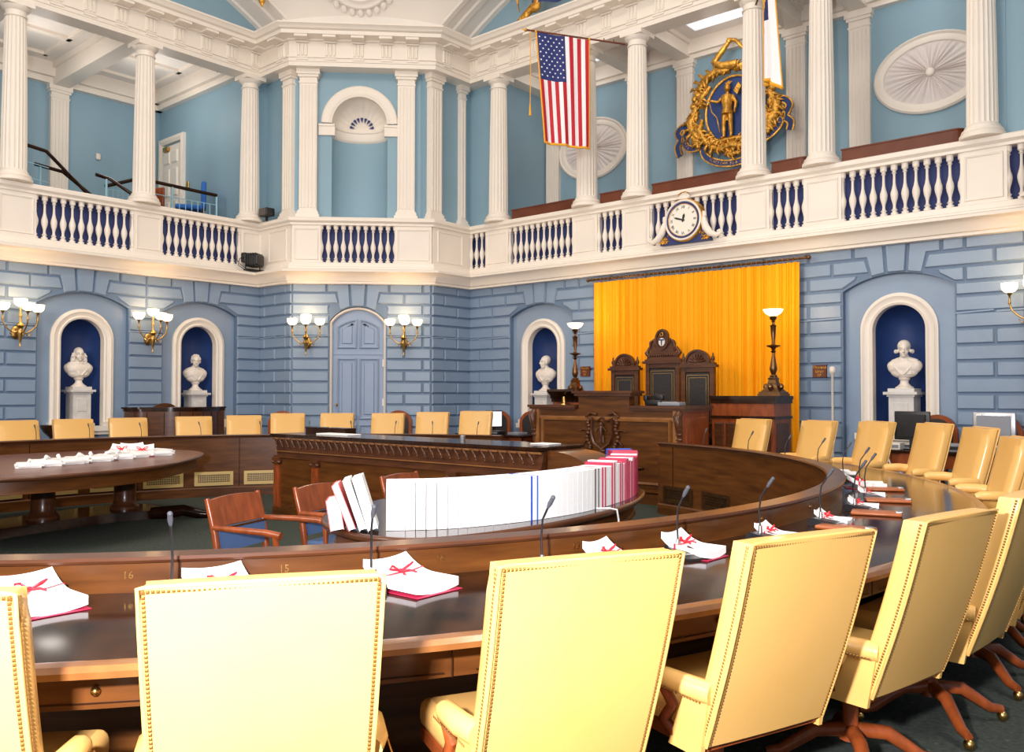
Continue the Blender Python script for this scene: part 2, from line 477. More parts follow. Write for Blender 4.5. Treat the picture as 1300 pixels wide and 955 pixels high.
# recess backs, niches, arched white mouldings, busts -------------------------
def statue_niche(F, uc, i, where):
    mb = MB(F)
    mb.prism([(uc - .80, 0), (uc + .80, 0), (uc + .80, .95), (uc - .80, .95)], -0.20, -0.10)
    mb.prism(niche_front(F, uc, .95, .37, 2.44), -0.20, -0.10)
    struct(mb, 'trim_%d' % i, 'blue', 'smooth grey-blue recess around the white arched niche ' + where, 'wall recess')
    nb = MB(F @ Matrix.Translation((uc, -0.20, 0)))
    n = 20; r = .37; dp = .42
    vs = []; fs = []
    nb.grid(lambda a, b_: (r * cos(pi * a), -dp * sin(pi * a), 0.95 + (2.44 - .95) * b_), 24, 1)
    nb.grid(lambda a, b_: (r * cos(pi * a) * cos(pi / 2 * b_), -dp * sin(pi * a) * cos(pi / 2 * b_), 2.44 + r * sin(pi / 2 * b_)), 24, 10)
    nb.prism([(r * cos(pi * k / 20), -dp * sin(pi * k / 20)) for k in range(21)], .90, .95, 'xy')
    struct(nb, 'trim_%d' % (i + 1), 'navy', 'dark navy hollow of the arched niche ' + where, 'niche', smooth=40)
    # white moulding
    path = [(uc + .36, .95)] + round_arch(uc, .36, 2.44, 28) + [(uc - .36, .95)]
    m2 = MB(F)
    prof = [(0.0, -.20), (0.0, -.06), (-.03, -.045), (-.05, -.065), (-.09, -.055), (-.12, -.035), (-.145, -.055), (-.17, -.06), (-.17, -.11), (-.05, -.11)]
    m2.sweep(path, prof, plane='xz')
    # sill with little brackets
    m2.box(uc - .60, uc + .60, -.12, 0.02, .86, .95); m2.box(uc - .54, uc + .54, -.12, -.02, .80, .86)
    m2.box(uc - .56, uc - .34, -.12, 0.0, .95, 1.02); m2.box(uc + .34, uc + .56, -.12, 0.0, .95, 1.02)
    struct(m2, 'trim_%d' % (i + 2), 'cream', 'cream moulded arch framing the bust niche ' + where, 'moulding', smooth=35)

statue_niche(FR, R_REC[0], 10, 'left of the golden curtain')
statue_niche(FR, R_REC[1], 13, 'right of the golden curtain')
statue_niche(FL, 1.70, 16, 'at the far left of the left wall')
statue_niche(FL, 3.86, 19, 'on the left wall beside the room corner')

# block sides and chamfer (corner bay) ----------------------------------------
lower_wall(FS1, 'wall_bay_side', P1[0], P2[0], [], 'grey-blue block wall, narrow left side of the corner bay', phase=.33)
lower_wall(FS2, 'wall_bay_return', P3[1], P4[1], [], 'grey-blue block wall, narrow right side of the corner bay', phase=.2)
UA = (P2[0] + P2[1]) * q2; UB = (P3[0] + P3[1]) * q2
lower_wall(FC, 'wall_bay', UA, UB, [UC], 'sconce-lit grey-blue block wall of the corner bay around the arched door', phase=.1, half=.545, zs=2.93, zc=3.22)
# mirrored bay to the right of the picture edge
FC2 = frame((CC / 2, CC / 2, 0), (q2, -q2, 0), (-q2, -q2, 0))
FS3 = frame((5.34, 0, 0), (0, -1, 0), (-1, 0, 0)); FS4 = frame((0, 5.15, 0), (1, 0, 0), (0, -1, 0))
lower_wall(FS3, 'wall_right_bay_side', -WP, -(CC - 5.15), [], 'grey-blue block wall of the bay just off the right edge')
mb = MB(FC2); mb.box(-1.35, 1.35, -.16, 0, 0, ZT + .1); struct(mb, 'wall_right_bay', 'blue', 'plain grey-blue wall of the right hand bay', 'wall')
mb = MB(FS4); mb.box(CC - 5.15, WP, -.16, 0, 0, ZT + .1); struct(mb, 'wall_right_bay_end', 'blue', 'grey-blue end wall of the right hand bay', 'wall')

mb = MB(); mb.box(8.30, 8.45, -8.4, 5.2, 0, 3.8); struct(mb, 'wall_near', 'blue', 'grey-blue lower wall behind the viewer', 'wall')
mb = MB(); mb.box(8.30, 8.45, -8.4, 5.2, 3.8, 8.5); struct(mb, 'wall_near_upper', 'ltblue', 'light blue upper wall behind the viewer', 'wall')
# arched door of the bay
mb = MB(FC)
poly = [(UC - .60, 0), (UC + .60, 0), (UC + .60, 3.3), (UC - .60, 3.3)]
mb.prism(poly, -.16, -.10)
arch = seg_arch(UC, .50, 2.90, 3.16)
door = struct(mb, 'door_1', 'doorblue', 'pale blue arched panelled door between the two wall sconces', 'door')
mb = MB(FC)
# panels: raised frames
def panel(mb, pts):
    mb.sweep(pts, [(0, -.10), (0, -.075), (-.018, -.065), (-.036, -.08), (-.036, -.10)], plane='xz', closed=True)
    mb.pad(inset(pts, .05), -.10, -.082, .02)
for sg in (-1, 1):
    a, b_ = UC + sg * .06, UC + sg * .37
    lo, hi = min(a, b_), max(a, b_)
    arc = [(x, 2.44 + .5 - 0.0 - ((x - UC) ** 2) * .9) for x in [lo + (hi - lo) * i / 8 for i in range(9)]]
    panel(mb, [(lo, 2.44), (hi, 2.44)] + [(x, z) for x, z in reversed(arc)])
    panel(mb, [(lo, 1.05), (hi, 1.05), (hi, 2.18), (lo, 2.18)])
    panel(mb, [(lo, .28), (hi, .28), (hi, .88), (lo, .88)])
mb.box(UC - .50, UC + .50, -.10, -.085, 2.285, 2.315)
mb.obj('door_panel', 'doorblue', door, 35)
mb = MB(FC); mb.ell((UC - .41, -.06, 1.30), (.028, .035, .028)); mb.obj('door_knob', 'brass', door, 60)
mb = MB(FC)
for z in (2.12, 1.35, .5): mb.box(UC + .475, UC + .50, -.10, -.06, z - .07, z + .07)
mb.obj('hinge', 'cream', door)
mb = MB(FC)
path = [(UC + .50, 0)] + seg_arch(UC, .50, 2.90, 3.16, 24) + [(UC - .50, 0)]
mb.sweep(path, [(0, -.12), (0, -.03), (-.02, -.01), (-.045, -.03), (-.045, -.12)], plane='xz')
struct(mb, 'trim_22', 'cream', 'thin cream bead around the arched blue door', 'moulding', 35)

# ------------------------------------------------------------------ main cornice between storeys
def cornice(name, prof, m, label, cat='cornice', plan=None):
    mb = MB(); mb.sweep(plan or PLAN, [(-a, z) for a, z in prof]); return struct(mb, name, m, label, cat, 30)
cornice('trim_1', [(-.2, 3.65), (.15, 3.65), (.15, 3.69), (.18, 3.70), (.20, 3.75), (.235, 3.80), (.29, 3.845), (.33, 3.86), (.33, 3.90), (.31, 3.915),
                   (.13, 3.94), (.13, 3.97), (.11, 3.99), (.095, 4.06), (.08, 4.07), (-.2, 4.07)], 'cream', 'cream cornice running below the gallery balustrade')
# rail on top of the balustrade
cornice('trim_2', [(-.24, 4.80), (.085, 4.80), (.085, 4.84), (.11, 4.86), (.13, 4.875), (.13, 4.93), (.11, 4.95), (-.24, 4.95)], 'cream', 'cream top rail of the gallery balustrade', 'rail')
# navy board behind the balusters
cornice('trim_3', [(-.14, 4.05), (-.10, 4.05), (-.10, 4.82), (-.14, 4.82)], 'balnavy', 'navy panel behind the gallery balusters', 'panel')
# entablature
cornice('trim_4', [(-.22, 7.88), (.16, 7.88), (.16, 7.96), (.175, 7.965), (.175, 8.03), (.20, 8.035), (.20, 8.06), (.15, 8.065), (.15, 8.36), (.20, 8.37), (.20, 8.40),
                   (.42, 8.41), (.42, 8.48), (.47, 8.50), (.50, 8.55), (.53, 8.57), (.53, 8.60), (.2, 8.63), (-.3, 8.66), (-.3, 8.40), (-.22, 8.2)], 'cream', 'cream entablature carried by the gallery columns', 'entablature')
# triglyphs and mutules
mb = MB()
def trig(F, u):
    for s_ in (-.072, 0, .072):
        mb.pad([(u + s_ - .030, 8.075), (u + s_ + .030, 8.075), (u + s_ + .030, 8.33), (u + s_ - .030, 8.33)], .15, .178, .012, T=F)
    mb.box(u - .12, u + .12, .15, .19, 8.33, 8.36, T=F)
    mb.box(u - .11, u + .11, .17, .195, 7.995, 8.03, T=F)
    mb.box(u - .125, u + .125, .20, .40, 8.365, 8.41, T=F)
for k in range(-12, 10): trig(FL, .545 + .5425 * k if False else (0.02 + .543 * k))
for k in range(-9, 10): trig(FR, .545 * k)
for u in (-1.1, -.55, 0, .55, 1.07): trig(FC, UC + u * .98)
trig(FS1, -7.25); trig(FS2, 7.3)
for u in (-1.1, -.55, 0, .55, 1.1): trig(FC2, u)
struct(mb, 'trim_5', 'cream', 'row of triglyph blocks along the cream frieze', 'frieze')

# ------------------------------------------------------------------ balustrades
bal_prof = [(.050, 0), (.050, .045), (.030, .055), (.030, .07), (.044, .085), (.024, .105), (.020, .15), (.028, .19), (.046, .25), (.053, .30), (.050, .34), (.032, .40), (.021, .46),
            (.018, .54), (.019, .60), (.028, .615), (.036, .62), (.022, .635), (.030, .65), (.046, .665), (.048, .735)]
mb = MB(); mb.lathe(bal_prof, 12); BAL = mb.mesh('baluster', 'cream', 40)
def balustrade(F, label, openings, peds, name_group):
    root = thing('balustrade', label, 'balustrade', (0, 0, 0))
    for (a, b_) in openings:
        n = max(2, round((b_ - a) / .148)); s_ = (b_ - a) / n
        for i in range(1, n):
            o = bpy.data.objects.new('baluster', BAL); COL.objects.link(o); o.parent = root
            o.location = F @ Vector((a + i * s_, 0.0, 4.065))
        for e in (a, b_):   # half balusters against the pedestals
            o = bpy.data.objects.new('baluster', BAL); COL.objects.link(o); o.parent = root
            o.location = F @ Vector((e, 0.0, 4.065))
    for (a, b_) in peds:
        mb = MB(F); mb.box(a, b_, -.12, .06, 4.06, 4.80)
        w = b_ - a
        if w > .25:
            mb.sweep([(a + .07, 4.15), (b_ - .07, 4.15), (b_ - .07, 4.71), (a + .07, 4.71)], [(0, .06), (0, .072), (-.02, .078), (-.03, .06)], plane='xz', closed=True)
        mb.obj('pedestal', 'cream', root)
    return root
balustrade(FL, 'cream balustrade with navy gaps on the left wall gallery', [(-.28, .28), (.88, 2.51), (3.05, 4.66)], [(-3.4, -.28), (.28, .88), (2.51, 3.05), (4.66, 5.15)], 'x')
balustrade(FR, 'long cream balustrade above the golden curtain, with the round clock', [(-5.10, -4.66), (-4.05, -2.47), (-1.91, -1.37), (-.81, .82), (1.37, 1.92), (2.49, 4.10), (4.66, 5.28)],
           [(-4.66, -4.05), (-2.47, -1.91), (-1.37, -.81), (.82, 1.37), (1.92, 2.49), (4.10, 4.66)], 'x')
balustrade(FC, 'short cream balustrade across the corner bay under the shell niche', [(UC - .72, UC + .72)], [(UA, UC - .72), (UC + .72, UB)], 'x')
mb = MB(FS1); mb.box(P1[0], P2[0], -.12, .05, 4.06, 4.80); mb.sweep([(-7.75, 4.15), (-7.2, 4.15), (-7.2, 4.71), (-7.75, 4.71)], [(0, .05), (0, .062), (-.02, .068), (-.03, .05)], plane='xz', closed=True)
struct(mb, 'trim_6', 'cream', 'cream panelled parapet on the left side of the corner bay', 'parapet')
mb = MB(FS2); mb.box(P3[1], P4[1], -.12, .05, 4.06, 4.80); mb.sweep([(7.2, 4.15), (7.85, 4.15), (7.85, 4.71), (7.2, 4.71)], [(0, .05), (0, .062), (-.02, .068), (-.03, .05)], plane='xz', closed=True)
struct(mb, 'trim_7', 'cream', 'cream panelled parapet on the right side of the corner bay', 'parapet')
mb = MB(FC2); mb.box(-1.35, 1.35, -.12, .05, 4.06, 4.80); mb.box(-1.35, -1.34, -.1, 0, 4, 4.8)
struct(mb, 'trim_8', 'cream', 'cream parapet of the bay beyond the right edge', 'parapet')

# ------------------------------------------------------------------ gallery columns
def fluted(mb, r0, r1, z0, z1, nf=20, T=None):
    seg = nf * 4; rows = 8; vs = []
    for k in range(rows + 1):
        t = k / rows; r = r0 + (r1 - r0) * (t ** 1.4); z = z0 + (z1 - z0) * t
        for i in range(seg):
            a = 2 * pi * i / seg; w = (i % 4)
            rr = r * (1 - (.0, .055, .075, .055)[w])
            vs.append((rr * cos(a), rr * sin(a), z))
    fs = []
    for k in range(rows):
        for i in range(seg):
            j = (i + 1) % seg
            fs.append((k * seg + i, k * seg + j, (k + 1) * seg + j, (k + 1) * seg + i))
    mb.add(vs, fs, T)
mb = MB(); fluted(mb, .195, .160, 5.13, 7.62); CS = mb.mesh('shaft', 'cream', 50)
mb = MB(); mb.lathe([(.285, 4.95), (.285, 5.0), (.25, 5.005), (.265, 5.03), (.255, 5.06), (.22, 5.075), (.225, 5.10), (.20, 5.13), (.19, 5.14)], 28); CB = mb.mesh('base', 'cream', 40)
mb = MB(); mb.lathe([(.150, 7.61), (.155, 7.63), (.175, 7.635), (.175, 7.655), (.158, 7.66), (.158, 7.73), (.18, 7.745), (.215, 7.785), (.22, 7.80)], 28); mb.box(-.22, .22, -.22, .22, 7.80, 7.88); CT = mb.mesh('capital', 'cream', 40)
def column(x, y, label):
    r = thing('column', label, 'column', (x, y, 0), 0, 'fluted gallery columns')
    for nme, me in (('shaft', CS), ('base', CB), ('capital', CT)):
        o = bpy.data.objects.new(nme, me); COL.objects.link(o); o.parent = r
for y, l in ((.545, 'cream fluted column at the far left edge of the gallery'), (2.715, 'cream fluted column on the left gallery in front of the white door side'), (4.885, 'cream fluted column at the left gallery end next to the room corner'), (-1.0, 'cream fluted column beyond the left edge of the picture')):
    column(-WP, y, l)
for x, l in ((-4.36, 'cream fluted column of the rostrum gallery nearest the corner bay'), (-2.18, 'cream fluted column half behind the star-striped flag'), (-1.09, 'cream fluted column where the flag pole is fixed'),
             (1.09, 'cream fluted column standing in front of the gilded coat of arms'), (2.18, 'cream fluted column between the coat of arms and the right oval medallion'), (4.36, 'big cream fluted column at the right edge of the picture')):
    column(x, WP, l)

def pilaster(F, u, w, d, z0, z1, name, label, back=0.0, flutes=5, top=None):
    r = thing('pilaster', label, 'pilaster', (0, 0, 0), 0, 'flat wall pilasters')
    mb = MB(F); mb.box(u - w / 2, u + w / 2, back, back + d, z0 + .16, z1 - .27)
    for i in range(flutes):
        c = u - w / 2 + w * (i + .5) / flutes
        hw = w / flutes * .30
        mb.pad([(c - hw, z0 + .2), (c + hw, z0 + .2), (c + hw, z1 - .31), (c - hw, z1 - .31)], back + d, back + d + .012, .006)
    mb.obj('shaft', 'cream', r)
    mb = MB(F); mb.box(u - w / 2 - .06, u + w / 2 + .06, back, back + d + .05, z0, z0 + .07); mb.box(u - w / 2 - .035, u + w / 2 + .035, back, back + d + .03, z0 + .07, z0 + .13); mb.box(u - w / 2 - .015, u + w / 2 + .015, back, back + d + .012, z0 + .13, z0 + .16)
    mb.obj('base', 'cream', r)
    mb = MB(F); h = z1
    mb.box(u - w / 2 - .015, u + w / 2 + .015, back, back + d + .012, h - .27, h - .24); mb.box(u - w / 2, u + w / 2, back, back + d, h - .24, h - .15)
    mb.box(u - w / 2 - .03, u + w / 2 + .03, back, back + d + .03, h - .15, h - .10); mb.box(u - w / 2 - .055, u + w / 2 + .055, back, back + d + .055, h - .10, h)
    mb.obj('capital', 'cream', r)
# upper walls of the block (set back from the rail)
UD = -.16      # upper wall face relative to the plan line
def upper(F, name, a, b_, label, z1=7.95, m='ltblue'):
    mb = MB(F); mb.box(a, b_, UD - .12, UD, 4.9, z1); return struct(mb, name, m, label, 'wall')
upper(FS1, 'wall_upper_bay_side', P1[0] - .2, P2[0] + .05, 'light blue upper wall on the left side of the corner bay')
upper(FS2, 'wall_upper_bay_return', P3[1] - .05, P4[1] + .2, 'light blue upper wall on the right side of the corner bay')
# chamfer upper wall with niche opening
NH = .545; ZSP = 6.86
mb = MB(FC)
poly = [(UA - .05, 4.9), (UC - NH, 4.9), (UC - NH, ZSP)] + list(reversed(round_arch(UC, NH, ZSP, 24)))[1:-1] + [(UC + NH, ZSP), (UC + NH, 4.9), (UB + .05, 4.9), (UB + .05, 7.95), (UA - .05, 7.95)]
mb.prism(poly, UD - .10, UD)
struct(mb, 'wall_upper_bay', 'ltblue', 'light blue upper wall of the corner bay around the shell niche', 'wall')
mb = MB(FC @ Matrix.Translation((UC, UD - .05, 0)))
mb.grid(lambda a, b_: (NH * cos(pi * a), -.42 * sin(pi * a), 4.9 + (6.62 - 4.9) * b_), 28, 1)
struct(mb, 'trim_23', 'ltblue', 'light blue curved hollow of the shell niche', 'niche', 40)
mb = MB(FC @ Matrix.Translation((UC, UD - .05, 0)))
# curved impost band inside + outside
nseg = 28
prof = [(-.0, 6.60), (.03, 6.62), (.05, 6.66), (.05, 6.78), (.07, 6.80), (.07, 6.84), (0, 6.86)]
vs = []; fs = []
for i in range(nseg + 1):
    a = pi * i / nseg
    for dd, z in prof: vs.append(((NH - dd) * cos(a), -(.42 - dd) * sin(a), z))
for i in range(nseg):
    for k in range(len(prof) - 1): fs.append((i * 7 + k, i * 7 + k + 1, (i + 1) * 7 + k + 1, (i + 1) * 7 + k))
mb.add(vs, fs)
for sg in (-1, 1):
    a, b_ = sorted((sg * (NH - .06), sg * .80))
    mb.box(a, b_, -.02, .09, 6.62, 6.80); mb.box(a, b_, -.02, .11, 6.80, 6.84)
struct(mb, 'trim_24', 'cream', 'cream impost band across the shell niche', 'moulding', 35)
mb = MB(FC)
mb.sweep(round_arch(UC, NH - .01, ZSP, 36), [(0, UD - .08), (0, UD + .05), (-.05, UD + .07), (-.10, UD + .05), (-.19, UD + .07), (-.215, UD + .05), (-.215, UD)], plane='xz')
struct(mb, 'trim_25', 'cream', 'cream arch over the shell niche', 'moulding', 35)
mb = MB(FC @ Matrix.Translation((UC, UD - .05, ZSP)))
def shellf(t, rho):
    th = pi * t; rr = NH * rho
    flute = .030 * rho * (abs(sin(th * 11)) - .5)
    dep = -.42 * sqrt(max(0, 1 - rho ** 2 * .98)) + flute
    return (rr * cos(th), dep, rr * sin(th))
mb.grid(shellf, 176, 16)
sh = mb.obj('shell_hood', 'cream', None, 60); tag(sh, 'cream ribbed scallop shell filling the top of the bay niche', 'shell ornament')
mb = MB(FC @ Matrix.Translation((UC, UD - .05, ZSP + .02)))
for k in range(9):
    t0 = pi * (k + .12) / 9; t1 = pi * (k + .88) / 9; tm = (t0 + t1) / 2
    def pp(t, r): return (NH * r * cos(t), -.42 * sqrt(1 - r * r * .98) + .035, NH * r * sin(t) * .98)
    mb.add([pp(tm, .26), pp(t0, .43), pp(tm, .455), pp(t1, .43)], [(0, 1, 2, 3)])
mb.obj('grille', 'balnavy', sh)
for u, l in ((-.99, 'cream pilaster left of the shell niche'), (.92, 'cream pilaster right of the shell niche')):
    pilaster(FC, UC + u if u < 0 else UC + u, .34, .13, 4.95, 7.88, 'p', l, back=UD)
pilaster(FS1, -7.32, .30, .13, 4.95, 7.88, 'p', 'cream pilaster on the left side face of the corner bay', back=UD, flutes=4)
pilaster(FS2, 7.22, .30, .13, 4.95, 7.88, 'p', 'cream pilaster on the right side face of the corner bay', back=UD, flutes=4)
pilaster(FS2, 8.02, .14, .10, 4.95, 7.88, 'p', 'thin cream pilaster squeezed into the corner right of the bay', back=UD, flutes=2)
# stub walls at the ends of the galleries
mb = MB(FL); mb.box(5.0, 5.32, UD - .12, -.05, 4.9, 7.95); struct(mb, 'wall_left_stub', 'ltblue', 'narrow light blue wall between the left gallery and the bay', 'wall')
mb = MB(FR); mb.box(-5.32, -4.50, UD - .12, UD, 4.9, 7.95); struct(mb, 'wall_right_stub', 'ltblue', 'light blue wall between the thin pilaster and the first rostrum column', 'wall')
mb = MB(FR); mb.box(4.50, 5.50, UD - .12, UD, 4.9, 7.95); struct(mb, 'wall_right_end', 'ltblue', 'light blue upper wall at the right edge of the picture', 'wall')
mb = MB(FC2); mb.box(-1.4, 1.4, UD - .12, UD, 4.9, 7.95); struct(mb, 'wall_upper_right_bay', 'ltblue', 'light blue upper wall of the bay beyond the right edge', 'wall')
mb = MB(FS3); mb.box(-WP, -(CC - 5.15), UD - .12, UD, 4.9, 7.95); struct(mb, 'wall_upper_right_bay_side', 'ltblue', 'light blue upper side wall of the bay beyond the right edge', 'wall')
mb = MB(FS4); mb.box(CC - 5.15, WP + .4, UD - .12, UD, 4.9, 7.95); struct(mb, 'wall_upper_right_bay_end', 'ltblue', 'light blue upper end wall of the right bay', 'wall')

# ------------------------------------------------------------------ galleries
# rostrum gallery: back wall y=9.9
GF = frame((0, 9.9, 0), (1, 0, 0), (0, -1, 0))
mb = MB(); mb.box(-5.0, 5.4, 9.9, 10.05, 4.3, 8.2); struct(mb, 'wall_gallery_right', 'ltblue', 'light blue back wall of the rostrum gallery', 'wall')
mb = MB(); mb.box(-4.62, -4.50, 8.3, 9.95, 4.3, 8.2); mb.box(4.50, 4.62, 8.3, 9.95, 4.3, 8.2); struct(mb, 'wall_gallery_right_side', 'ltblue', 'light blue end walls of the rostrum gallery', 'wall')
mb = MB(); mb.box(-5, 5.2, 8.32, 10.0, 4.2, 4.3); struct(mb, 'floor_gallery_right', 'carpet', 'floor of the rostrum gallery', 'floor')
mb = MB(); mb.box(-5.2, 5.4, 8.0, 10.05, 8.22, 8.3)
mb.cur = 1
for x in (-4.36, -2.18, -1.09, 1.09, 2.18, 4.36): mb.box(x - .15, x + .15, 8.1, 9.9, 7.92, 8.22); mb.box(x - .20, x + .20, 8.1, 9.9, 8.14, 8.22)
mb.box(-4.6, 4.6, 9.70, 9.9, 7.96, 8.22); mb.box(-4.6, 4.6, 9.78, 9.9, 7.88, 7.96); mb.box(-4.6, 4.6, 8.3, 8.45, 7.96, 8.22)
struct(mb, 'ceiling_gallery_right', ['white', 'cream'], 'white beamed ceiling of the rostrum gallery', 'ceiling')
for x, l in ((-4.3, 'cream pilaster in the far corner of the rostrum gallery back wall'), (-2.18, 'cream back wall pilaster right of the left oval medallion'), (-1.09, 'cream back wall pilaster left of the gilded coat of arms'), (1.09, 'cream back wall pilaster right of the gilded coat of arms'), (2.18, 'cream back wall pilaster left of the right oval medallion'), (4.3, 'cream back wall pilaster at the right end of the rostrum gallery')):
    pilaster(GF, x, .34, .08, 4.3, 7.90, 'p', l)
for x0, x1, nm in ((-3.9, -2.6, 'left'), (-.6, .6, 'middle'), (2.6, 3.9, 'right')):
    mb = MB(); mb.box(x0, x1, 8.75, 9.35, 8.19, 8.22)
    o = mb.obj('ceiling_light', 'downlight'); tag(o, 'flat white light panel in the rostrum gallery ceiling, %s bay' % nm, 'ceiling light')
    l_ = bpy.data.lights.new('panel_light', 'POINT'); l_.energy = 7; l_.color = (1, .93, .86); l_.shadow_soft_size = .25
    lo = bpy.data.objects.new('panel_light', l_); COL.objects.link(lo); lo.location = ((x0 + x1) / 2, 9.0, 7.75)
# oval sunburst medallions
def medallion(x, l):
    r = thing('oval_medallion', l, 'medallion', (x, 9.9, 6.62), 0, 'oval sunburst medallions')
    a, b_ = .87, .645; n = 48
    mb = MB(); pth = [(a * cos(2 * pi * i / n), b_ * sin(2 * pi * i / n)) for i in range(n)]
    mb.sweep(pth, [(0, 0), (0, -.05), (.03, -.075), (.06, -.05), (.11, -.06), (.15, -.045), (.17, 0)], plane='xz', closed=True)
    mb.obj('rim', 'cream', r, 40)
    mb = MB()
    def sb(t, rho):
        th = 2 * pi * t; rel = .5 + .5 * cos(th * 34 + 2.0 * sin(th * 5)); rel += .25 * sin(th * 13)
        return ((a - .14) * rho * cos(th), -.012 - .055 * (1 - rho) ** .7 * .6 - .035 * rel * sin(pi * min(1, rho * 1.02)) ** .6, (b_ - .14) * rho * sin(th))
    mb.grid(sb, 272, 8); mb.obj('sunburst', 'shell', r, 70)
    mb = MB(); mb.ell((0, -.06, 0), (.07, .04, .07)); mb.obj('boss', 'cream', r, 50)
medallion(-3.27, 'cream oval sunburst medallion partly behind the column by the flag')
medallion(3.27, 'cream oval sunburst medallion at upper right, partly behind the edge column')

# left gallery: back wall x=-12
mb = MB(); mb.box(-12.15, -12.0, -1.4, 5.1, 4.3, 8.4); struct(mb, 'wall_gallery_left', 'ltblue', 'blue back wall of the deep left gallery', 'wall')
mb = MB(); mb.box(-12.1, -8.3, 4.95, 5.1, 4.3, 8.4); struct(mb, 'wall_gallery_left_side', 'ltblue', 'blue side wall of the left gallery with the white door', 'wall')
mb = MB(); mb.box(-12.1, -8.3, -1.5, -1.4, 4.3, 8.4); struct(mb, 'wall_gallery_left_end', 'ltblue', 'blue far end wall of the left gallery', 'wall')
mb = MB(); mb.box(-12.1, -8.32, -1.5, 5.1, 4.2, 4.3); mb.box(-12.05, -9.4, -1.4, 4.95, 4.3, 4.7); mb.box(-12.05, -10.3, -1.4, 4.95, 4.7, 5.05)
struct(mb, 'floor_gallery_left', 'carpet', 'stepped floor of the left gallery', 'floor')
mb = MB(); mb.box(-12.15, -8.2, -1.5, 5.1, 8.42, 8.5)
mb.cur = 1
for y in (.545, 2.715): mb.box(-12, -8.2, y - .16, y + .16, 7.98, 8.42); mb.box(-12, -8.2, y - .22, y + .22, 8.30, 8.42)
mb.box(-12, -11.75, -1.4, 5.0, 8.12, 8.42); mb.box(-12, -11.85, -1.4, 5.0, 8.0, 8.12)
mb.box(-12, -8.2, 4.72, 4.95, 8.12, 8.42); mb.box(-12, -8.2, 4.82, 4.95, 8.0, 8.12); mb.box(-8.45, -8.2, -1.4, 5.0, 8.2, 8.42)
for y0, y1 in ((.95, 2.25), (3.1, 4.5)):
    mb.box(-11.4, -8.8, y0, y0 + .08, 8.36, 8.42); mb.box(-11.4, -8.8, y1 - .08, y1, 8.36, 8.42); mb.box(-11.4, -11.32, y0, y1, 8.36, 8.42); mb.box(-8.88, -8.8, y0, y1, 8.36, 8.42); mb.box(-10.3, -10.15, y0, y1, 8.36, 8.42)
struct(mb, 'ceiling_gallery_left', ['white', 'cream'], 'white beamed and panelled ceiling of the left gallery', 'ceiling')
for y0, y1, nm in ((1.1, 2.1, 'above the stair rail'), (3.3, 4.3, 'above the white door')):
    mb = MB(); mb.box(-9.5, -9.05, y0, y1, 8.39, 8.42); o = mb.obj('ceiling_light', 'downlight'); tag(o, 'flat light panel in the left gallery ceiling ' + nm, 'ceiling light')
    l_ = bpy.data.lights.new('panel_light', 'POINT'); l_.energy = 26; l_.color = (1, .93, .86); l_.shadow_soft_size = .25
    lo = bpy.data.objects.new('panel_light', l_); COL.objects.link(lo); lo.location = (-10.0, (y0 + y1) / 2, 7.55)
GL = frame((-12.0, 0, 0), (0, 1, 0), (1, 0, 0))
pilaster(GL, 2.72, .36, .10, 4.6, 8.0, 'p', 'cream pilaster on the back wall of the left gallery')
# white door in side wall
FD = frame((0, 4.95, 0), (1, 0, 0), (0, -1, 0))
d2 = struct(MB(FD).box(-11.75, -10.98, 0, .05, 5.05, 7.12), 'door_2', 'cream', 'white six-panel door at the back of the left gallery', 'door')
mb = MB(FD)
for (a, b_) in ((-11.68, -11.40), (-11.33, -11.05)):
    for (z0, z1) in ((5.2, 5.85), (5.95, 6.6), (6.7, 7.0)): mb.pad([(a, z0), (b_, z0), (b_, z1), (a, z1)], .05, .075, .03)
mb.obj('door_panel', 'cream', d2)
mb = MB(FD); mb.sweep([(-11.80, 5.05), (-11.80, 7.20), (-10.93, 7.20), (-10.93, 5.05)], [(-.02, 0), (-.02, .06), (.05, .09), (.12, .07), (.12, 0)], plane='xz'); mb.obj('door_frame', 'cream', d2)
mb = MB(FD); mb.box(-11.62, -11.42, .05, .12, 7.0, 7.09); mb.obj('door_closer', 'brass', d2)
# gallery rails
def rail_set(name, label, pts, posts, balus, cat='handrail'):
    r = thing(name, label, cat)
    for p in pts:
        mb = MB(); mb.tube(p, .035, 8); mb.obj('handrail', 'wooddark', r, 60)
    for p in posts:
        mb = MB(); mb.tube(p, .022, 8); mb.obj('post', 'lightrail', r, 60)
    if balus:
        mb = MB()
        for p in balus: mb.tube(p, .008, 5)
        mb.obj('rail_bars', 'lightrail', r)
    return r
rail_set('stair_rail', 'dark sloping stair handrails behind the leftmost balusters', [[(-9.5, .55, 6.05), (-9.5, 1.55, 5.92), (-9.5, 2.28, 5.28)], [(-9.9, 1.5, 5.75), (-9.9, 2.0, 5.7), (-9.9, 2.6, 5.3)]],
         [[(-9.5, 1.2, 4.7), (-9.5, 1.2, 5.95)], [(-9.9, 1.6, 4.7), (-9.9, 1.6, 5.72)]], [[(-9.5, .5, 5.75), (-9.5, 1.6, 5.62)], [(-9.5, .5, 5.45), (-9.5, 1.6, 5.35)]])
rail_set('gallery_rail', 'dark handrail on pale blue posts left of the second gallery column', [[(-9.3, 2.35, 5.62), (-9.3, 2.62, 5.58), (-9.0, 3.0, 5.25)], [(-9.8, 2.75, 5.55), (-9.8, 3.3, 5.78)]],
         [[(-9.3, 2.55, 4.7), (-9.3, 2.55, 5.6)], [(-9.8, 3.3, 4.7), (-9.8, 3.3, 5.78)]], [[(-9.8, 2.8 + .1 * i, 4.8), (-9.8, 2.8 + .1 * i, 5.5)] for i in range(5)] + [[(-9.8, 2.75, 5.5), (-9.8, 3.3, 5.5)]])
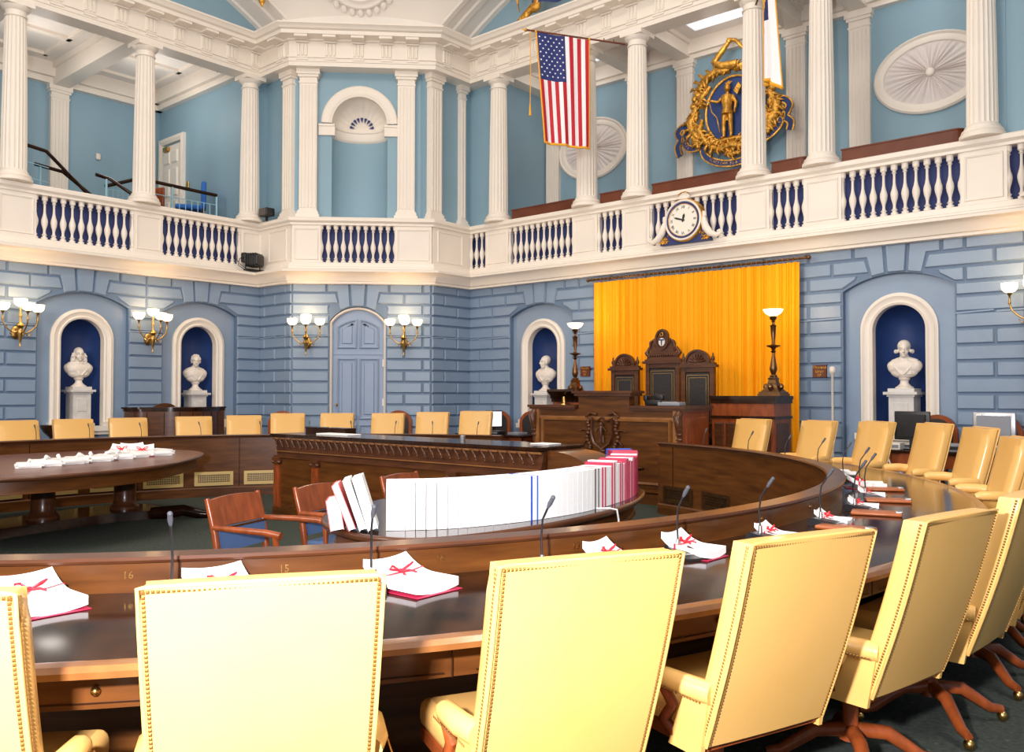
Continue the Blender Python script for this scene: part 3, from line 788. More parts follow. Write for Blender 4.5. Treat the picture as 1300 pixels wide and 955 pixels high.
rail_set('gallery_rail', 'level dark handrail with pale blue bars in front of the white gallery door', [[(-8.9, 3.0, 5.60), (-8.9, 4.60, 5.56)]],
         [[(-8.9, 3.65, 4.3), (-8.9, 3.65, 5.58)], [(-8.9, 4.60, 4.3), (-8.9, 4.60, 5.56)]], [[(-8.9, 3.8 + .13 * i, 4.4), (-8.9, 3.8 + .13 * i, 5.36)] for i in range(6)] + [[(-8.9, 3.0, 5.36), (-8.9, 4.6, 5.36)]])
# blue gallery seat
r = thing('gallery_chair', 'bright blue folding seat behind the gallery rail by the white door', 'chair', (-9.6, 4.42, 4.92), -.5)
mb = MB(); mb.rbox(-.26, .26, -.30, .24, .38, .48, .04); mb.obj('seat', 'seatgal', r, 50)
mb = MB(); mb.rbox(-.26, .26, .20, .30, .45, .98, .04); mb.obj('backrest', 'seatgal', r, 50)
for sx in (-.24, .24):
    mb = MB(); mb.tube([(sx, -.24, -.22), (sx, -.24, .38)], .02); mb.tube([(sx, .22, -.22), (sx, .22, .4)], .02); mb.obj('leg', 'wood', r)
r = thing('gallery_chair', 'dark wood chair beside the blue seat behind the gallery rail', 'chair', (-10.05, 3.72, 4.92), .4)
mb = MB(); mb.rbox(-.24, .24, -.24, .24, .38, .46, .03); mb.obj('seat', 'wood', r, 50)
mb = MB(); mb.rbox(-.24, .24, .18, .24, .45, .86, .03); mb.obj('backrest', 'woodred', r, 50)
for sx in (-.22, .22):
    mb = MB(); mb.tube([(sx, -.2, -.22), (sx, -.2, .38)], .02); mb.tube([(sx, .2, -.22), (sx, .2, .4)], .02); mb.obj('leg', 'wood', r)
mb = MB(GL); mb.rbox(3.50, 3.60, .0, .05, 6.62, 6.76, .02); o = mb.obj('wall_sensor', 'cream', None, 50); tag(o, 'small cream sensor box on the back wall of the left gallery', 'sensor')
mb = MB(FD); mb.rbox(-10.72, -10.62, 0, .04, 6.05, 6.2, .02); o = mb.obj('wall_switch', 'brass', None, 50); tag(o, 'small brass switch plate right of the gallery door', 'switch')
# mahogany panels standing on the rail (rostrum gallery)
for k, (x0, x1, l) in enumerate(((-4.05, -2.45, 'long mahogany panel on the rail below the flag'), (-1.92, -1.36, 'short mahogany panel on the rail right of the flag'), (-.82, .86, 'long mahogany panel on the rail above the clock'),
                              (1.36, 1.93, 'short mahogany panel on the rail below the white flag'), (2.46, 4.10, 'long mahogany panel on the rail below the right oval medallion'))):
    pts = [(x0, 8.30), (x0, 8.20)] + [(x1 - .12 + .12 * sin(a), 8.32 - .12 * cos(a)) for a in [i * pi / 2 / 6 for i in range(7)]] + [(x1, 8.48), (x0, 8.48)]
    mb = MB(); mb.prism(pts, 4.95, 5.16, 'xy'); pt2 = [(a + (0.012 if a > (x0 + x1) / 2 else -.012), b_ - .012) for a, b_ in pts]
    o = mb.obj('rail_panel', 'woodbench'); tag(o, l, 'wooden panel', 'mahogany panels on the gallery rail')
    mb = MB(); mb.prism(pt2, 5.16, 5.18, 'xy'); mb.obj('cap', 'woodbench', o)

# ------------------------------------------------------------------ vaulted ceiling
RS = 12.7; CZ = .03; AP = 7.35
def sph(x, y): return CZ + sqrt(max(0.1, RS * RS - x * x - y * y))
mb = MB()
# sail vault between the arch planes
def vault(a, b_):
    x = -AP + (2 * AP) * a; y = -AP + 2 * AP * b_
    return (x, y, sph(x, y))
mb.grid(vault, 40, 40)
# thick lip down to the bays
struct(mb, 'ceiling', 'white', 'white domed plaster ceiling above the room', 'ceiling', 60)
def arch_pts(n=30, grow=0.0):
    R = sqrt(RS * RS - AP * AP) + grow; out = []
    for i in range(n + 1):
        x = -AP + 2 * AP * i / n; out.append((x, CZ + sqrt(max(.01, R * R - x * x))))
    return out
for kk, (F, nm) in enumerate(((FR, 'rostrum wall'), (FL, 'left wall'))):
    mb = MB(F)
    # moulded soffit stepping back from the arch plane to the lunette
    off = WP - AP
    steps = [(0, off), (-.03, off - .03), (-.03, off - .14), (0, off - .18), (0, off - .34), (-.03, off - .38), (-.03, off - .50), (0, off - .54), (0, -.02), (-.04, -.05), (-.04, -.16), (.3, -.16), (.3, off)]
    mb.sweep(arch_pts(36), steps, plane='xz')
    struct(mb, 'trim_%d' % (30 + kk), 'white', 'moulded white ceiling arch over the ' + nm, 'arch moulding', 30)
    mb = MB(F); ap = arch_pts(36, .2)
    ap = [p for p in ap if p[1] > 8.45]; mb.prism([(ap[0][0], 8.4)] + ap + [(ap[-1][0], 8.4)], -.28, -.16)
    struct(mb, 'wall_lunette_%s' % ('right' if kk == 0 else 'left'), 'ltblue', 'blue lunette wall above the entablature of the ' + nm, 'wall')
# fill over the bay up to the vault
mb = MB(FC); mb.box(-1.62, 1.50, -.40, -.27, 8.55, 9.13); struct(mb, 'wall_bay_attic', 'white', 'low white plaster band above the corner bay entablature', 'wall')
# plaster rosette on the pendentive
c = FC @ Vector((UC, .35, 9.60)); nrm = Vector((q2 * .66, -q2 * .66, -.75)).normalized()
R_ = nrm.to_track_quat('Z', 'Y').to_matrix().to_4x4(); R_.translation = c
r = thing('ceiling_rosette', 'round plaster wreath on the white vault above the corner bay', 'plaster medallion', (0, 0, 0))
mb = MB(R_)
mb.lathe([(.66, -.02), (.66, .03), (.62, .05), (.58, .03), (.54, .035), (.48, .06), (.44, .03), (.44, -.02)], 48, caps=False)
for i in range(28):
    a = 2 * pi * i / 28; mb.ell((.74 * cos(a), .74 * sin(a), .01), (.06, .085, .022), 8, 6)
mb.obj('wreath', 'white', r, 50)
mb = MB(R_); mb.lathe([(.34, -.01), (.34, .02), (.28, .03), (.1, .03), (.05, .08), (.0, .09)], 32, caps=False); mb.obj('boss', 'white', r, 50)

# gilded bits at the lunettes
def gilt_scroll(F, uc, z0, label, sgn=1, blue=True):
    r = thing('gilded_eagle', label, 'gilded ornament', tuple(F @ Vector((uc, .14, z0))), 0)
    F0 = F.copy(); F0.translation = (0, 0, 0)
    mb = MB(F0)
    for i in range(4):
        a = i * .5
        mb.tube([(-.05 * i, 0, .02 * i), (-.15 - .09 * i, .04, -.02 - .05 * i), (-.33 + .03 * i, .05, -.12 - .085 * i), (-.48 + .11 * i, .02, -.10 - .14 * i)], [.05, .065, .045, .008], 8)
    mb.ell((-.05, .03, .0), (.12, .08, .10)); mb.ell((.0, .03, .13), (.09, .07, .16))
    mb.obj('tail_feather', 'gold', r, 60)
    mb = MB(F0)
    mb.grid(lambda a, b_: (-.12 + .75 * a, .05 + .03 * sin(a * 7), -.02 + .17 * b_ + .06 * sin(a * 5)), 16, 2); mb.obj('ribbon', 'balnavy', r, 60)
    mb = MB(F0)
    for i in range(5): mb.tube([(.03 + .13 * i + .035 * cos(t), .10, .08 + .05 * sin(.8 + .7 * i) + .045 * sin(t)) for t in [k * .8 for k in range(7)]], .011, 5)
    mb.obj('ribbon_letters', 'gold', r)
    # body and wings, mostly above the picture
    mb = MB(F0); mb.ell((.10, .05, .42), (.16, .12, .28)); mb.ell((.12, .10, .74), (.08, .08, .10)); mb.obj('body', 'gold', r, 60)
    for s_ in (-1, 1):
        mb = MB(F0)
        for i in range(5): mb.tube([(.1 + s_ * .1, .05, .5), (.1 + s_ * (.35 + .08 * i), .07, .75 - .03 * i), (.1 + s_ * (.62 - .02 * i), .05, .62 - .15 * i)], [.06, .05, .012], 7)
        mb.obj('wing', 'gold', r, 60)
gilt_scroll(FR, -3.22, 8.95, 'gilded eagle with a navy scroll perched above the flag')
mb = MB(); c_ = Vector((-7.36, 4.62, 9.15))
mb.ell(tuple(c_), (.07, .07, .10)); mb.tube([c_ + Vector((0, 0, -.05)), c_ + Vector((.02, 0, -.16))], [.05, .008], 8); mb.ell(tuple(c_ + Vector((0, 0, .16))), (.10, .10, .12))
o = mb.obj('gilded_pendant', 'gold', None, 60); tag(o, 'small gilded pendant on the white arch at the upper left', 'gilded ornament')

# ------------------------------------------------------------------ wall sconces
def sconce(F, u, label, d0=0.03, power=8):
    org = F @ Vector((u, d0, 2.50)); F0 = F.copy(); F0.translation = (0, 0, 0)
    r = thing('wall_sconce', label, 'wall lamp', tuple(org), 0, 'brass wall sconces with lit glass bowls')
    mb = MB(F0); mb.ell((0, .01, 0), (.075, .035, .11)); mb.tube([(0, 0, 0), (0, .12, .0), (0, .20, .02)], [.03, .022, .03], 8); mb.obj('back_plate', 'brass', r, 60)
    mb = MB(F0 @ Matrix.Translation((0, .20, 0)))
    mb.lathe([(.0, -.25), (.012, -.245), (.018, -.22), (.008, -.20), (.014, -.17), (.030, -.08), (.045, -.02), (.05, .02), (.035, .05), (.06, .10), (.045, .13), (.02, .15), (.016, .24), (.03, .25), (.015, .30), (.012, .40)], 14)
    mb.obj('stem', 'brass', r, 50)
    tips = [(-.26, .20, .34), (.26, .20, .34), (0.03, .42, .34), (0, .20, .42)]
    for k, (a, b_, c_) in enumerate(tips[:3]):
        mb = MB(F0); dx, dy = a, b_ - .20
        pts = [(dx * t, .20 + dy * t, zz) for t, zz in ((.1, .02), (.35, -.02), (.65, .03), (.9, .10), (1, .18), (1, .34))]
        mb.tube(pts, .011, 7); mb.tube([(dx * .3, .20 + dy * .3, -.01), (dx * .45, .20 + dy * .45, -.07), (dx * .6, .20 + dy * .6, -.02)], .007, 6)
        mb.lathe([(.012, c_ - .16), (.02, c_ - .14), (.012, c_ - .12), (.012, c_ - .05), (.028, c_ - .03), (.03, c_)], 10, T=Matrix.Translation((a, b_, 0)))
        mb.obj('arm', 'brass', r, 60)
    for a, b_, c_ in tips:
        mb = MB(F0 @ Matrix.Translation((a, b_, c_ - .34)))
        mb.lathe([(.03, .33), (.062, .345), (.088, .375), (.098, .41), (.100, .455), (.094, .455), (.090, .41), (.06, .36), (.02, .345)], 18, caps=False)
        mb.ell((0, 0, .40), (.05, .05, .05), 10, 7)
        mb.obj('glass_bowl', 'glow', r, 60)
    l = bpy.data.lights.new('sconce_bulb', 'POINT'); l.energy = power; l.color = (1, .62, .30); l.shadow_soft_size = .12
    lo = bpy.data.objects.new('sconce_bulb', l); COL.objects.link(lo); lo.parent = r
    lo.location = F0 @ Vector((0, .34, .58))
    return r
sconce(FL, .60, 'lit brass sconce at the left edge, left of the long-haired bust')
sconce(FL, 2.80, 'lit brass sconce between the two bust niches of the left wall')
sconce(FC, UC - .96, 'lit brass sconce left of the arched blue door')
sconce(FC, UC + .90, 'lit brass sconce right of the arched blue door')
sconce(FR, 5.08 - .12, 'lit sconce on the right wall just at the picture edge')

# ------------------------------------------------------------------ busts on pedestals
def pedestal_for(F, u, z0, z1, label, w=.15, d=-.26):
    org = F @ Vector((u, d, z0)); F0 = F.copy(); F0.translation = (0, 0, 0)
    r = thing('pedestal', label, 'pedestal', tuple(org), 0, 'stone pedestals in the bust niches'); h = z1 - z0
    mb = MB(F0)
    mb.prism([(-w, .10), (w, .10), (w, h - .12), (-w, h - .12)], -w, w)
    mb.pad([(-w * .6, .25), (w * .6, .25), (w * .6, h - .2), (-w * .6, h - .2)], w, w + .008, .01)
    mb.obj('shaft', 'marbleg', r)
    mb = MB(F0); mb.box(-w - .05, w + .05, -w - .05, w + .05, 0, .05); mb.box(-w - .025, w + .025, -w - .025, w + .025, .05, .10); mb.obj('base', 'marbleg', r)
    mb = MB(F0); mb.box(-w - .02, w + .02, -w - .02, w + .02, h - .12, h - .09); mb.box(-w - .06, w + .06, -w - .06, w + .06, h - .09, h - .05); mb.box(-w - .01, w + .01, -w - .01, w + .01, h - .05, h); mb.obj('cap', 'marbleg', r)
def bust(F, u, z0, label, style, turn=0.0, d=-.26, sc=1.0):
    """marble bust: one voxel-remeshed body, socle a part. Local: faces +d."""
    org = F @ Vector((u, d, z0)); F0 = F.copy(); F0.translation = (0, 0, 0)
    r = thing('marble_bust', label, 'bust', tuple(org), 0, 'white marble busts')
    K = F0 @ Matrix.Scale(sc, 4)
    mb = MB(K); mb.lathe([(.125, 0), (.125, .02), (.10, .03), (.085, .045), (.06, .07), (.055, .11), (.075, .13), (.08, .145), (.06, .16)], 24); mb.obj('socle', 'marble', r, 40)
    H = Matrix.Translation((0, .01, .535)) @ Matrix.Rotation(turn, 4, 'Z')
    b_ = MB(K)
    # chest and shoulders
    b_.ell((0, -.01, .30), (.235, .105, .125), 24, 14); b_.ell((-.15, -.02, .325), (.095, .085, .085)); b_.ell((.15, -.02, .325), (.095, .085, .085)); b_.ell((0, -.0, .235), (.19, .09, .09), 20, 10); b_.tube([(-.17, -.02, .37), (0, -.02, .41), (.17, -.02, .37)], [.05, .075, .05], 12)
    b_.ell((0, .02, .21), (.10, .07, .08)); b_.ell((0, 0, .40), (.10, .07, .06)); b_.tube([(0, -.01, .38), (0, 0, .49)], [.07, .058], 14)
    for a in (-1, 1): b_.tube([(a * .19, .02, .36), (a * .10, .075, .30), (a * .02, .10, .20)], [.014, .018, .010], 7)
    # lapels / drapery folds
    for i in range(5): b_.tube([(-.2 + .02 * i, .03, .30 - .03 * i), (-.05, .088, .24 - .012 * i), (.12, .07, .33 - .03 * i)], .010, 6)
    # head, chin, jaw, nose, brows, lips, ears
    b_.ell((0, -.012, .055), (.078, .098, .092), 20, 14, H); b_.ell((0, .035, -.02), (.056, .055, .072), 16, 10, H); b_.ell((0, .070, -.070), (.024, .022, .022), 10, 7, H)
    b_.tube([(0, .085, .045), (0, .108, .002), (0, .112, -.008), (0, .09, -.016)], [.010, .014, .016, .010], 8, H)
    for a in (-1, 1):
        b_.tube([(a * .012, .088, .047), (a * .035, .088, .054), (a * .056, .068, .044)], [.009, .010, .007], 7, H)
        b_.ell((a * .030, .074, .026), (.014, .010, .009), 8, 6, H); b_.ell((a * .040, .055, -.012), (.022, .022, .024), 8, 6, H); b_.ell((a * .078, -.005, .008), (.012, .022, .032), 8, 6, H)
    b_.tube([(-.024, .084, -.034), (0, .094, -.033), (.024, .084, -.034)], [.005, .009, .005], 6, H); b_.tube([(-.018, .084, -.046), (0, .092, -.047), (.018, .084, -.046)], [.004, .009, .004], 6, H)
    body = b_.obj('head_and_shoulders', 'marble', r, 80)
    md = body.modifiers.new('fuse', 'REMESH'); md.mode = 'VOXEL'; md.voxel_size = .0065; md.use_smooth_shade = True
    sm = body.modifiers.new('soft', 'SMOOTH'); sm.iterations = 4
    h = MB(K)
    if style == 'long':
        h.ell((0, -.035, .06), (.086, .088, .095), 16, 10, H)
        for a in (-1, 1):
            h.tube([(a * .075, -.02, .05), (a * .095, -.02, -.03), (a * .105, -.02, -.10)], [.035, .040, .038], 8, H)
            for k in range(5): h.ell((a * (.09 + .018 * sin(k * 2)), -.01 + .01 * k % .02, .03 - .036 * k), (.030, .034, .022), 8, 6, H)
    elif style == 'wig':
        h.ell((0, -.028, .078), (.092, .098, .092), 16, 10, H)
        for a in (-1, 1): h.tube([(a * .080, .015, .005), (a * .108, -.02, .0), (a * .100, -.06, .005)], [.022, .034, .026], 10, H)
        h.tube([(0, -.11, .02), (0, -.12, -.06)], [.03, .02], 8, H)
    elif style == 'curls':
        for k in range(46):
            a = k * 2.39996; zz = .02 + .13 * ((k % 23) / 23); rr = .088 * sqrt(max(.05, 1 - ((zz - .05) / .10) ** 2)); y = sin(a) * rr
            if y > .045 and zz < .10: continue
            h.ell((cos(a) * rr * .92, y - .012, zz), (.022, .022, .02), 7, 5, H)
    else:
        h.ell((0, -.025, .068), (.083, .093, .086), 16, 10, H)
        for k in range(24):
            a = k * 2.4; h.ell((cos(a) * .05, .045 + .022 * sin(a), -.06 - .03 * abs(sin(a * 2))), (.016, .016, .02), 6, 5, H)
    hr = h.obj('hair', 'marble', r, 80)
    m2 = hr.modifiers.new('fuse', 'REMESH'); m2.mode = 'VOXEL'; m2.voxel_size = .008; m2.use_smooth_shade = True
pedestal_for(FL, 1.72, .95, 1.63, 'pale stone pedestal under the long-haired bust at far left')
bust(FL, 1.72, 1.63, 'white marble bust of a bald man with long side hair in the leftmost niche', 'long', .12)
pedestal_for(FL, 3.90, .95, 1.58, 'pale stone pedestal behind the curved side desk')
bust(FL, 3.90, 1.58, 'white marble bust with short curly hair in the niche above the curved side desk', 'curls', .42)
pedestal_for(FR, -3.36, .95, 1.58, 'pale stone pedestal in the niche left of the rostrum')
bust(FR, -3.36, 1.58, 'white marble bust of a bearded man in the niche left of the curtain', 'beard', .55)
pedestal_for(FR, 3.26, .95, 1.60, 'grey stone pedestal in the right niche behind the monitor', .17)
bust(FR, 3.26, 1.60, 'white marble bust with a rolled wig in the niche right of the curtain', 'wig', -.22)

# ------------------------------------------------------------------ curtain
r = thing('golden_curtain', 'tall golden yellow pleated curtain behind the three throne chairs', 'curtain', (0, 7.97, 0))
mb = MB()
def cf(a, b_):
    x = -1.90 + 3.80 * a; w = .030 * sin(a * 2 * pi * 41 + 1.3 * sin(a * 31)) + .014 * sin(a * 2 * pi * 17.0 + 2) + .012 * sin(a * 2 * pi * 67)
    amp = .55 + .45 * (1 - b_) + .1 * sin(9 * a)
    sway = .025 * (1 - b_) * (1 if a > .9 else 0)
    return (x - sway, w * amp, .02 + 3.50 * b_ + .008 * sin(a * 2 * pi * 41) * (b_ > .99))
mb.grid(cf, 656, 14)
for (i) in range(0): pass
mb.obj('curtain_cloth', 'curtain', r, 80)
mb = MB(); mb.tube([(-1.98, -.02, 3.57), (2.02, -.02, 3.57)], .020, 10); mb.ell((-2.01, -.02, 3.57), .035, 10, 7); mb.ell((2.05, -.02, 3.57), .035, 10, 7); mb.obj('rod', 'bronze', r, 50)
mb = MB()
for i in range(46):
    x = -1.9 + 3.8 * i / 45
    mb.lathe([(.024, -.006), (.031, 0), (.024, .006)], 10, T=Matrix.Translation((x, -.02, 3.57)) @ Matrix.Rotation(pi / 2, 4, 'Y'), caps=False)
o = mb.obj('curtain_rings', 'brass', r, 50); tag(o, kind='stuff')
mb = MB()
for x in (-1.95, 0, 1.98): mb.tube([(x, .10, 3.60), (x, .0, 3.60), (x, -.02, 3.57)], .012, 6)
mb.obj('bracket', 'bronze', r)

# ------------------------------------------------------------------ clock
FK = frame((0, WP - .06, 0), (1, 0, 0), (0, -1, 0))
r = thing('wall_clock', 'round white clock with gilded rim mounted on the balustrade over the rostrum', 'clock', (-.04, WP - .22, 4.40)); r.scale = (1.08, 1, 1.08)
K = frame((0, 0, 0), (1, 0, 0), (0, -1, 0))
TZ = K @ Matrix.Rotation(-pi / 2, 4, 'X')       # lathe z -> +d
LT = K @ Matrix(((1, 0, 0, 0), (0, 0, 1, 0), (0, -1, 0, 0), (0, 0, 0, 1)))
mb = MB(LT); mb.lathe([(.30, -.12), (.33, -.10), (.33, .02), (.318, .045), (.30, .05), (.30, -.12)], 56, caps=False); mb.obj('gilded_rim', 'gold', r, 40)
mb = MB(LT); mb.lathe([(.318, .03), (.310, .06), (.292, .065), (.280, .05)], 56, caps=False); mb.obj('white_ring', 'cream', r, 40)
mb = MB(LT); mb.lathe([(.283, .048), (.272, .060), (.252, .052)], 56, caps=False); mb.obj('dark_ring', 'balnavy', r, 40)
mb = MB(LT); mb.lathe([(.256, .05), (.250, .056), (.243, .05)], 56, caps=False); mb.obj('inner_rim', 'gold', r, 40)
mb = MB(LT); mb.lathe([(.0, .040), (.255, .040), (.255, -.10), (.0, -.10)], 56, caps=False); mb.obj('dial', 'clockface', r, 30)
for i, t in enumerate(('XII', 'I', 'II', 'III', 'IIII', 'V', 'VI', 'VII', 'VIII', 'IX', 'X', 'XI')):
    a = -i * pi / 6
    T_ = textT(K, -.198 * sin(a), .042, .198 * cos(a), a)
    text_mesh(t, .062, .001, 'black', 'numeral', r, T_, spacing=.85)
mb = MB(K)
for a, L_, w in ((radians(-288 + 0), .17, .009), (radians(-14), .10, .012)):
    dx, dz = -sin(a), cos(a)
    mb.prism([(-dz * w - dx * .03, dx * w - dz * .03), (dz * w - dx * .03, -dx * w - dz * .03), (dz * w * 1.6 + dx * L_ * .7, -dx * w * 1.6 + dz * L_ * .7), (dx * L_, dz * L_), (-dz * w * 1.6 + dx * L_ * .7, dx * w * 1.6 + dz * L_ * .7)], .046, .050)
mb.ell((0, .05, 0), .012, 8, 6); mb.obj('clock_hands', 'black', r)
mb = MB(K)
for sg in (-1, 1):
    mb = MB(K)
    pts = [(sg * .33, .0, .02), (sg * .345, .02, -.06), (sg * .38, .03, -.16), (sg * .45, .03, -.25), (sg * .55, .02, -.29), (sg * .62, .02, -.26), (sg * .60, .02, -.225), (sg * .56, .02, -.235)]
    mb.tube(pts, [.03, .05, .06, .055, .04, .03, .022, .012], 10)
    mb.tube([(sg * .34, .0, .02), (sg * .345, .0, .09), (sg * .37, .0, .08)], [.04, .035, .015], 8)
    mb.obj('side_scroll', 'cream', r, 60)
mb = MB(K)
for i in range(13):
    a = pi * i / 12; mb.ell((.075 * cos(a), .0, .345 + .055 * sin(a)), (.024, .03, .02), 8, 5)
mb.ell((0, 0, .345), (.075, .03, .05)); mb.obj('crest', 'cream', r, 60)
mb = MB(K); mb.tube([(-.09, .03, .395), (-.03, .03, .425), (.04, .03, .43), (.09, .03, .41)], .010, 6); mb.obj('crest_gilding', 'gold', r)
mb = MB(K); mb.prism([(-.44, -.345), (.44, -.345), (.36, -.15), (.30, -.05), (-.30, -.05), (-.36, -.15)], -.10, -.02); mb.obj('navy_base', 'balnavy', r)
rr = random.Random(3)
for sg in (-1, 1):
    mb = MB(K)
    for i in range(26):
        t = rr.random(); x = sg * (.27 + .15 * t); z = -.33 + (.14 - .1 * t) * rr.random()
        mb.tube([(x + .018 * cos(k), -.0, z + .018 * sin(k)) for k in (0, 1.2, 2.4, 3.6)], .006, 5)
    mb.obj('gilded_filigree', 'gold', r)

# ------------------------------------------------------------------ flag of stripes
r = thing('flag', 'red, white and blue striped flag with a starred blue canton hanging from the gallery pole', 'flag', (0, 0, 0))
pb = Vector((-1.22, 7.98, 7.68)); pt = Vector((-2.46, 6.75, 7.88)); pd = (pt - pb)
mb = MB(); mb.tube([pb, pb + pd * .5, pt], .016, 10); mb.obj('pole', 'woodbench', r, 60)
mb = MB(); mb.ell(tuple(pt + pd.normalized() * .02), (.03, .03, .03)); mb.tube([pt, pt + pd.normalized() * .10], [.022, .004], 8); mb.tube([pb + pd * .36, pb + pd * .38], .024, 8); mb.tube([pb + pd * .90, pb + pd * .92], .026, 8); mb.obj('pole_fittings', 'gold', r, 60)
mb = MB(); mb.tube([pb + pd * .12, pb + pd * .12 + Vector((0, 0, .06))], .012, 6); mb.tube([pb + pd * .22, pb + pd * .22 + Vector((0, 0, .05))], .012, 6); mb.obj('pole_clip', 'bronze', r)
f0 = pb + pd * .905; f1 = pb + pd * .37
fw = (f1 - f0); side = Vector((fw.y, -fw.x, 0)).normalized()
FH = 1.92
def flagpt(a, b_):     # a across (0 at the tip), b_ down
    k = 1 - .12 * b_ * (1 - a) * 1.0
    pos = f0 + fw * (a + .16 * b_ * (1 - a)) 
    rip = .030 * sin(a * 13 + b_ * 2.5) * (.35 + .65 * b_) + .02 * sin(a * 29 + 1) * b_
    p_ = pos + side * rip + Vector((0, 0, -.02 - FH * b_ - .10 * a * b_ * 0))
    return tuple(p_)
NU, NV = 52, 40
vs = [flagpt(i / NU, j / NV) for i in range(NU + 1) for j in range(NV + 1)]
mb = MB(); vv = vs
for i in range(NU):
    for j in range(NV):
        stripe = int((i + .5) / NU * 13)
        mi = 0 if stripe % 2 == 0 else 1
        # stripes start red at the canton side edge; canton = first seven stripes, 40 % of the fly
        if stripe < 7 and j < NV * .42: mi = 2
        mb.cur = mi
        k = i * (NV + 1) + j
        mb.add([vv[k], vv[k + NV + 1], vv[k + NV + 2], vv[k + 1]], [(0, 1, 2, 3)])
o = mb.obj('cloth', ['flagred', 'flagwhite', 'flagblue'], r)
mod = o.modifiers.new('t', 'SOLIDIFY'); mod.thickness = .004; mod.offset = 0
mb = MB()
CW, CHt = 7 / 13, .42
def star(mb, a, b_, R):
    c = Vector(flagpt(a, b_)); ux = Vector(flagpt(a + .01, b_)) - Vector(flagpt(a - .01, b_)); ux.normalize(); uz = Vector((0, 0, -1)); n = ux.cross(uz).normalized()
    if n.dot(Vector((7.07, -4.7, 1.5)) - c) < 0: n = -n
    for off in (n * .006, -n * .006):
        pts = []
        for k in range(10):
            t = k * pi / 5; rr_ = R if k % 2 == 0 else R * .42
            pts.append(tuple(c + off + ux * rr_ * sin(t) + uz * rr_ * -cos(t)))
        mb.add([tuple(c + off)] + pts, [(0, 1 + k, 1 + (k + 1) % 10) for k in range(10)])
for row in range(9):
    n_ = 6 if row % 2 == 0 else 5
    for k in range(n_):
        # rows run along the fly (down), 9 rows across
        star(mb, CW * (row + 1) / 10, CHt * ((k + (.5 if n_ == 6 else 1)) / 6), .020)
mb.obj('stars', 'starwhite', r)
mb = MB()
mb.tube([flagpt(0, j / 20) for j in range(21)], .014, 6); mb.tube([flagpt(i / 20, 1) for i in range(21)], .020, 6); mb.tube([flagpt(1, j / 20) for j in range(21)], .010, 6)
mb.obj('fringe', 'fringe', r)
mb = MB(); c0 = pt + pd.normalized() * -.06
mb.tube([c0, c0 + Vector((.01, 0, -.7)), c0 + Vector((.0, 0, -1.45))], .007, 6); mb.tube([c0 + Vector((0, 0, -1.30)), c0 + Vector((0, 0, -1.50))], [.012, .022], 8); mb.obj('tassel_cord', 'fringe', r)

# second flag, white with navy and gold
r = thing('flag', 'white flag with blue emblem and gold fringe hanging beside the coat of arms', 'flag', (0, 0, 0))
mb = MB(); q0 = Vector((1.20, 8.02, 7.68)); q1 = Vector((2.05, 6.95, 8.10)); mb.tube([q0, q1], .016, 10); mb.obj('pole', 'woodbench', r, 60)
def f2(a, b_):
    base = Vector((1.43, 7.80, 7.72)).lerp(Vector((1.72, 7.42, 7.80)), a)
    w = .05 * sin(a * 14) * (.6 + .5 * b_)
    drop = 1.42 + .32 * a - .10 * sin(a * pi)
    p_ = base + Vector((w * .8, w * .8, -.02 - drop * b_)) + Vector((.10, 0, 0)) * b_ * a
    return tuple(p_)
mb = MB()
for i in range(40):
    for j in range(30):
        a, b_ = (i + .5) / 40, (j + .5) / 30
        e = ((a - .40) / .24) ** 2 + ((b_ - .18) / .20) ** 2
        mb.cur = 1 if e < 1 and not (.55 < ((a - .4) / .24 + (b_ - .18) / .2 * .5) % 1 < .95 and e < .55) else (2 if e < .55 else 0)
        mb.add([f2(i / 40, j / 30), f2((i + 1) / 40, j / 30), f2((i + 1) / 40, (j + 1) / 30), f2(i / 40, (j + 1) / 30)], [(0, 1, 2, 3)])
o = mb.obj('cloth', ['flagwhite', 'flagblue', 'fringe'], r); mod = o.modifiers.new('t', 'SOLIDIFY'); mod.thickness = .004
mb = MB(); mb.tube([f2(i / 30, 1) for i in range(31)], .026, 6); mb.tube([f2(0, j / 20) for j in range(21)], .014, 6); mb.tube([f2(1, j / 20) for j in range(21)], .010, 6); mb.obj('fringe', 'fringe', r)

# ------------------------------------------------------------------ gilded coat of arms
def spl2(P, per=4):
    out = []
    for i in range(len(P) - 1):
        for k in range(per): t = k / per; out.append((P[i][0] * (1 - t) + P[i + 1][0] * t, P[i][1] * (1 - t) + P[i + 1][1] * t))
    return out + [P[-1]]
r = thing('coat_of_arms', 'large gilded carved coat of arms with blue oval shield and raised sword arm', 'coat of arms', (.02, 9.64, 6.68))
K = frame((0, 0, 0), (1, 0, 0), (0, -1, 0))
def zz(pts, d=.0): return [(x, d, z - 6.7) for x, z in pts]
n = 40
mb = MB(K); mb.prism([(.52 * cos(2 * pi * i / n), .60 * sin(2 * pi * i / n) - .02) for i in range(n)], -.08, .02); mb.obj('blue_shield', 'navy', r)
mb = MB(K); mb.sweep([(.52 * cos(2 * pi * i / n), .60 * sin(2 * pi * i / n) - .02) for i in range(n)], [(.0, .0), (0, .05), (-.03, .06), (-.04, 0)], plane='xz', closed=True); mb.obj('shield_rim', 'gold', r, 50)
mb = MB(K)
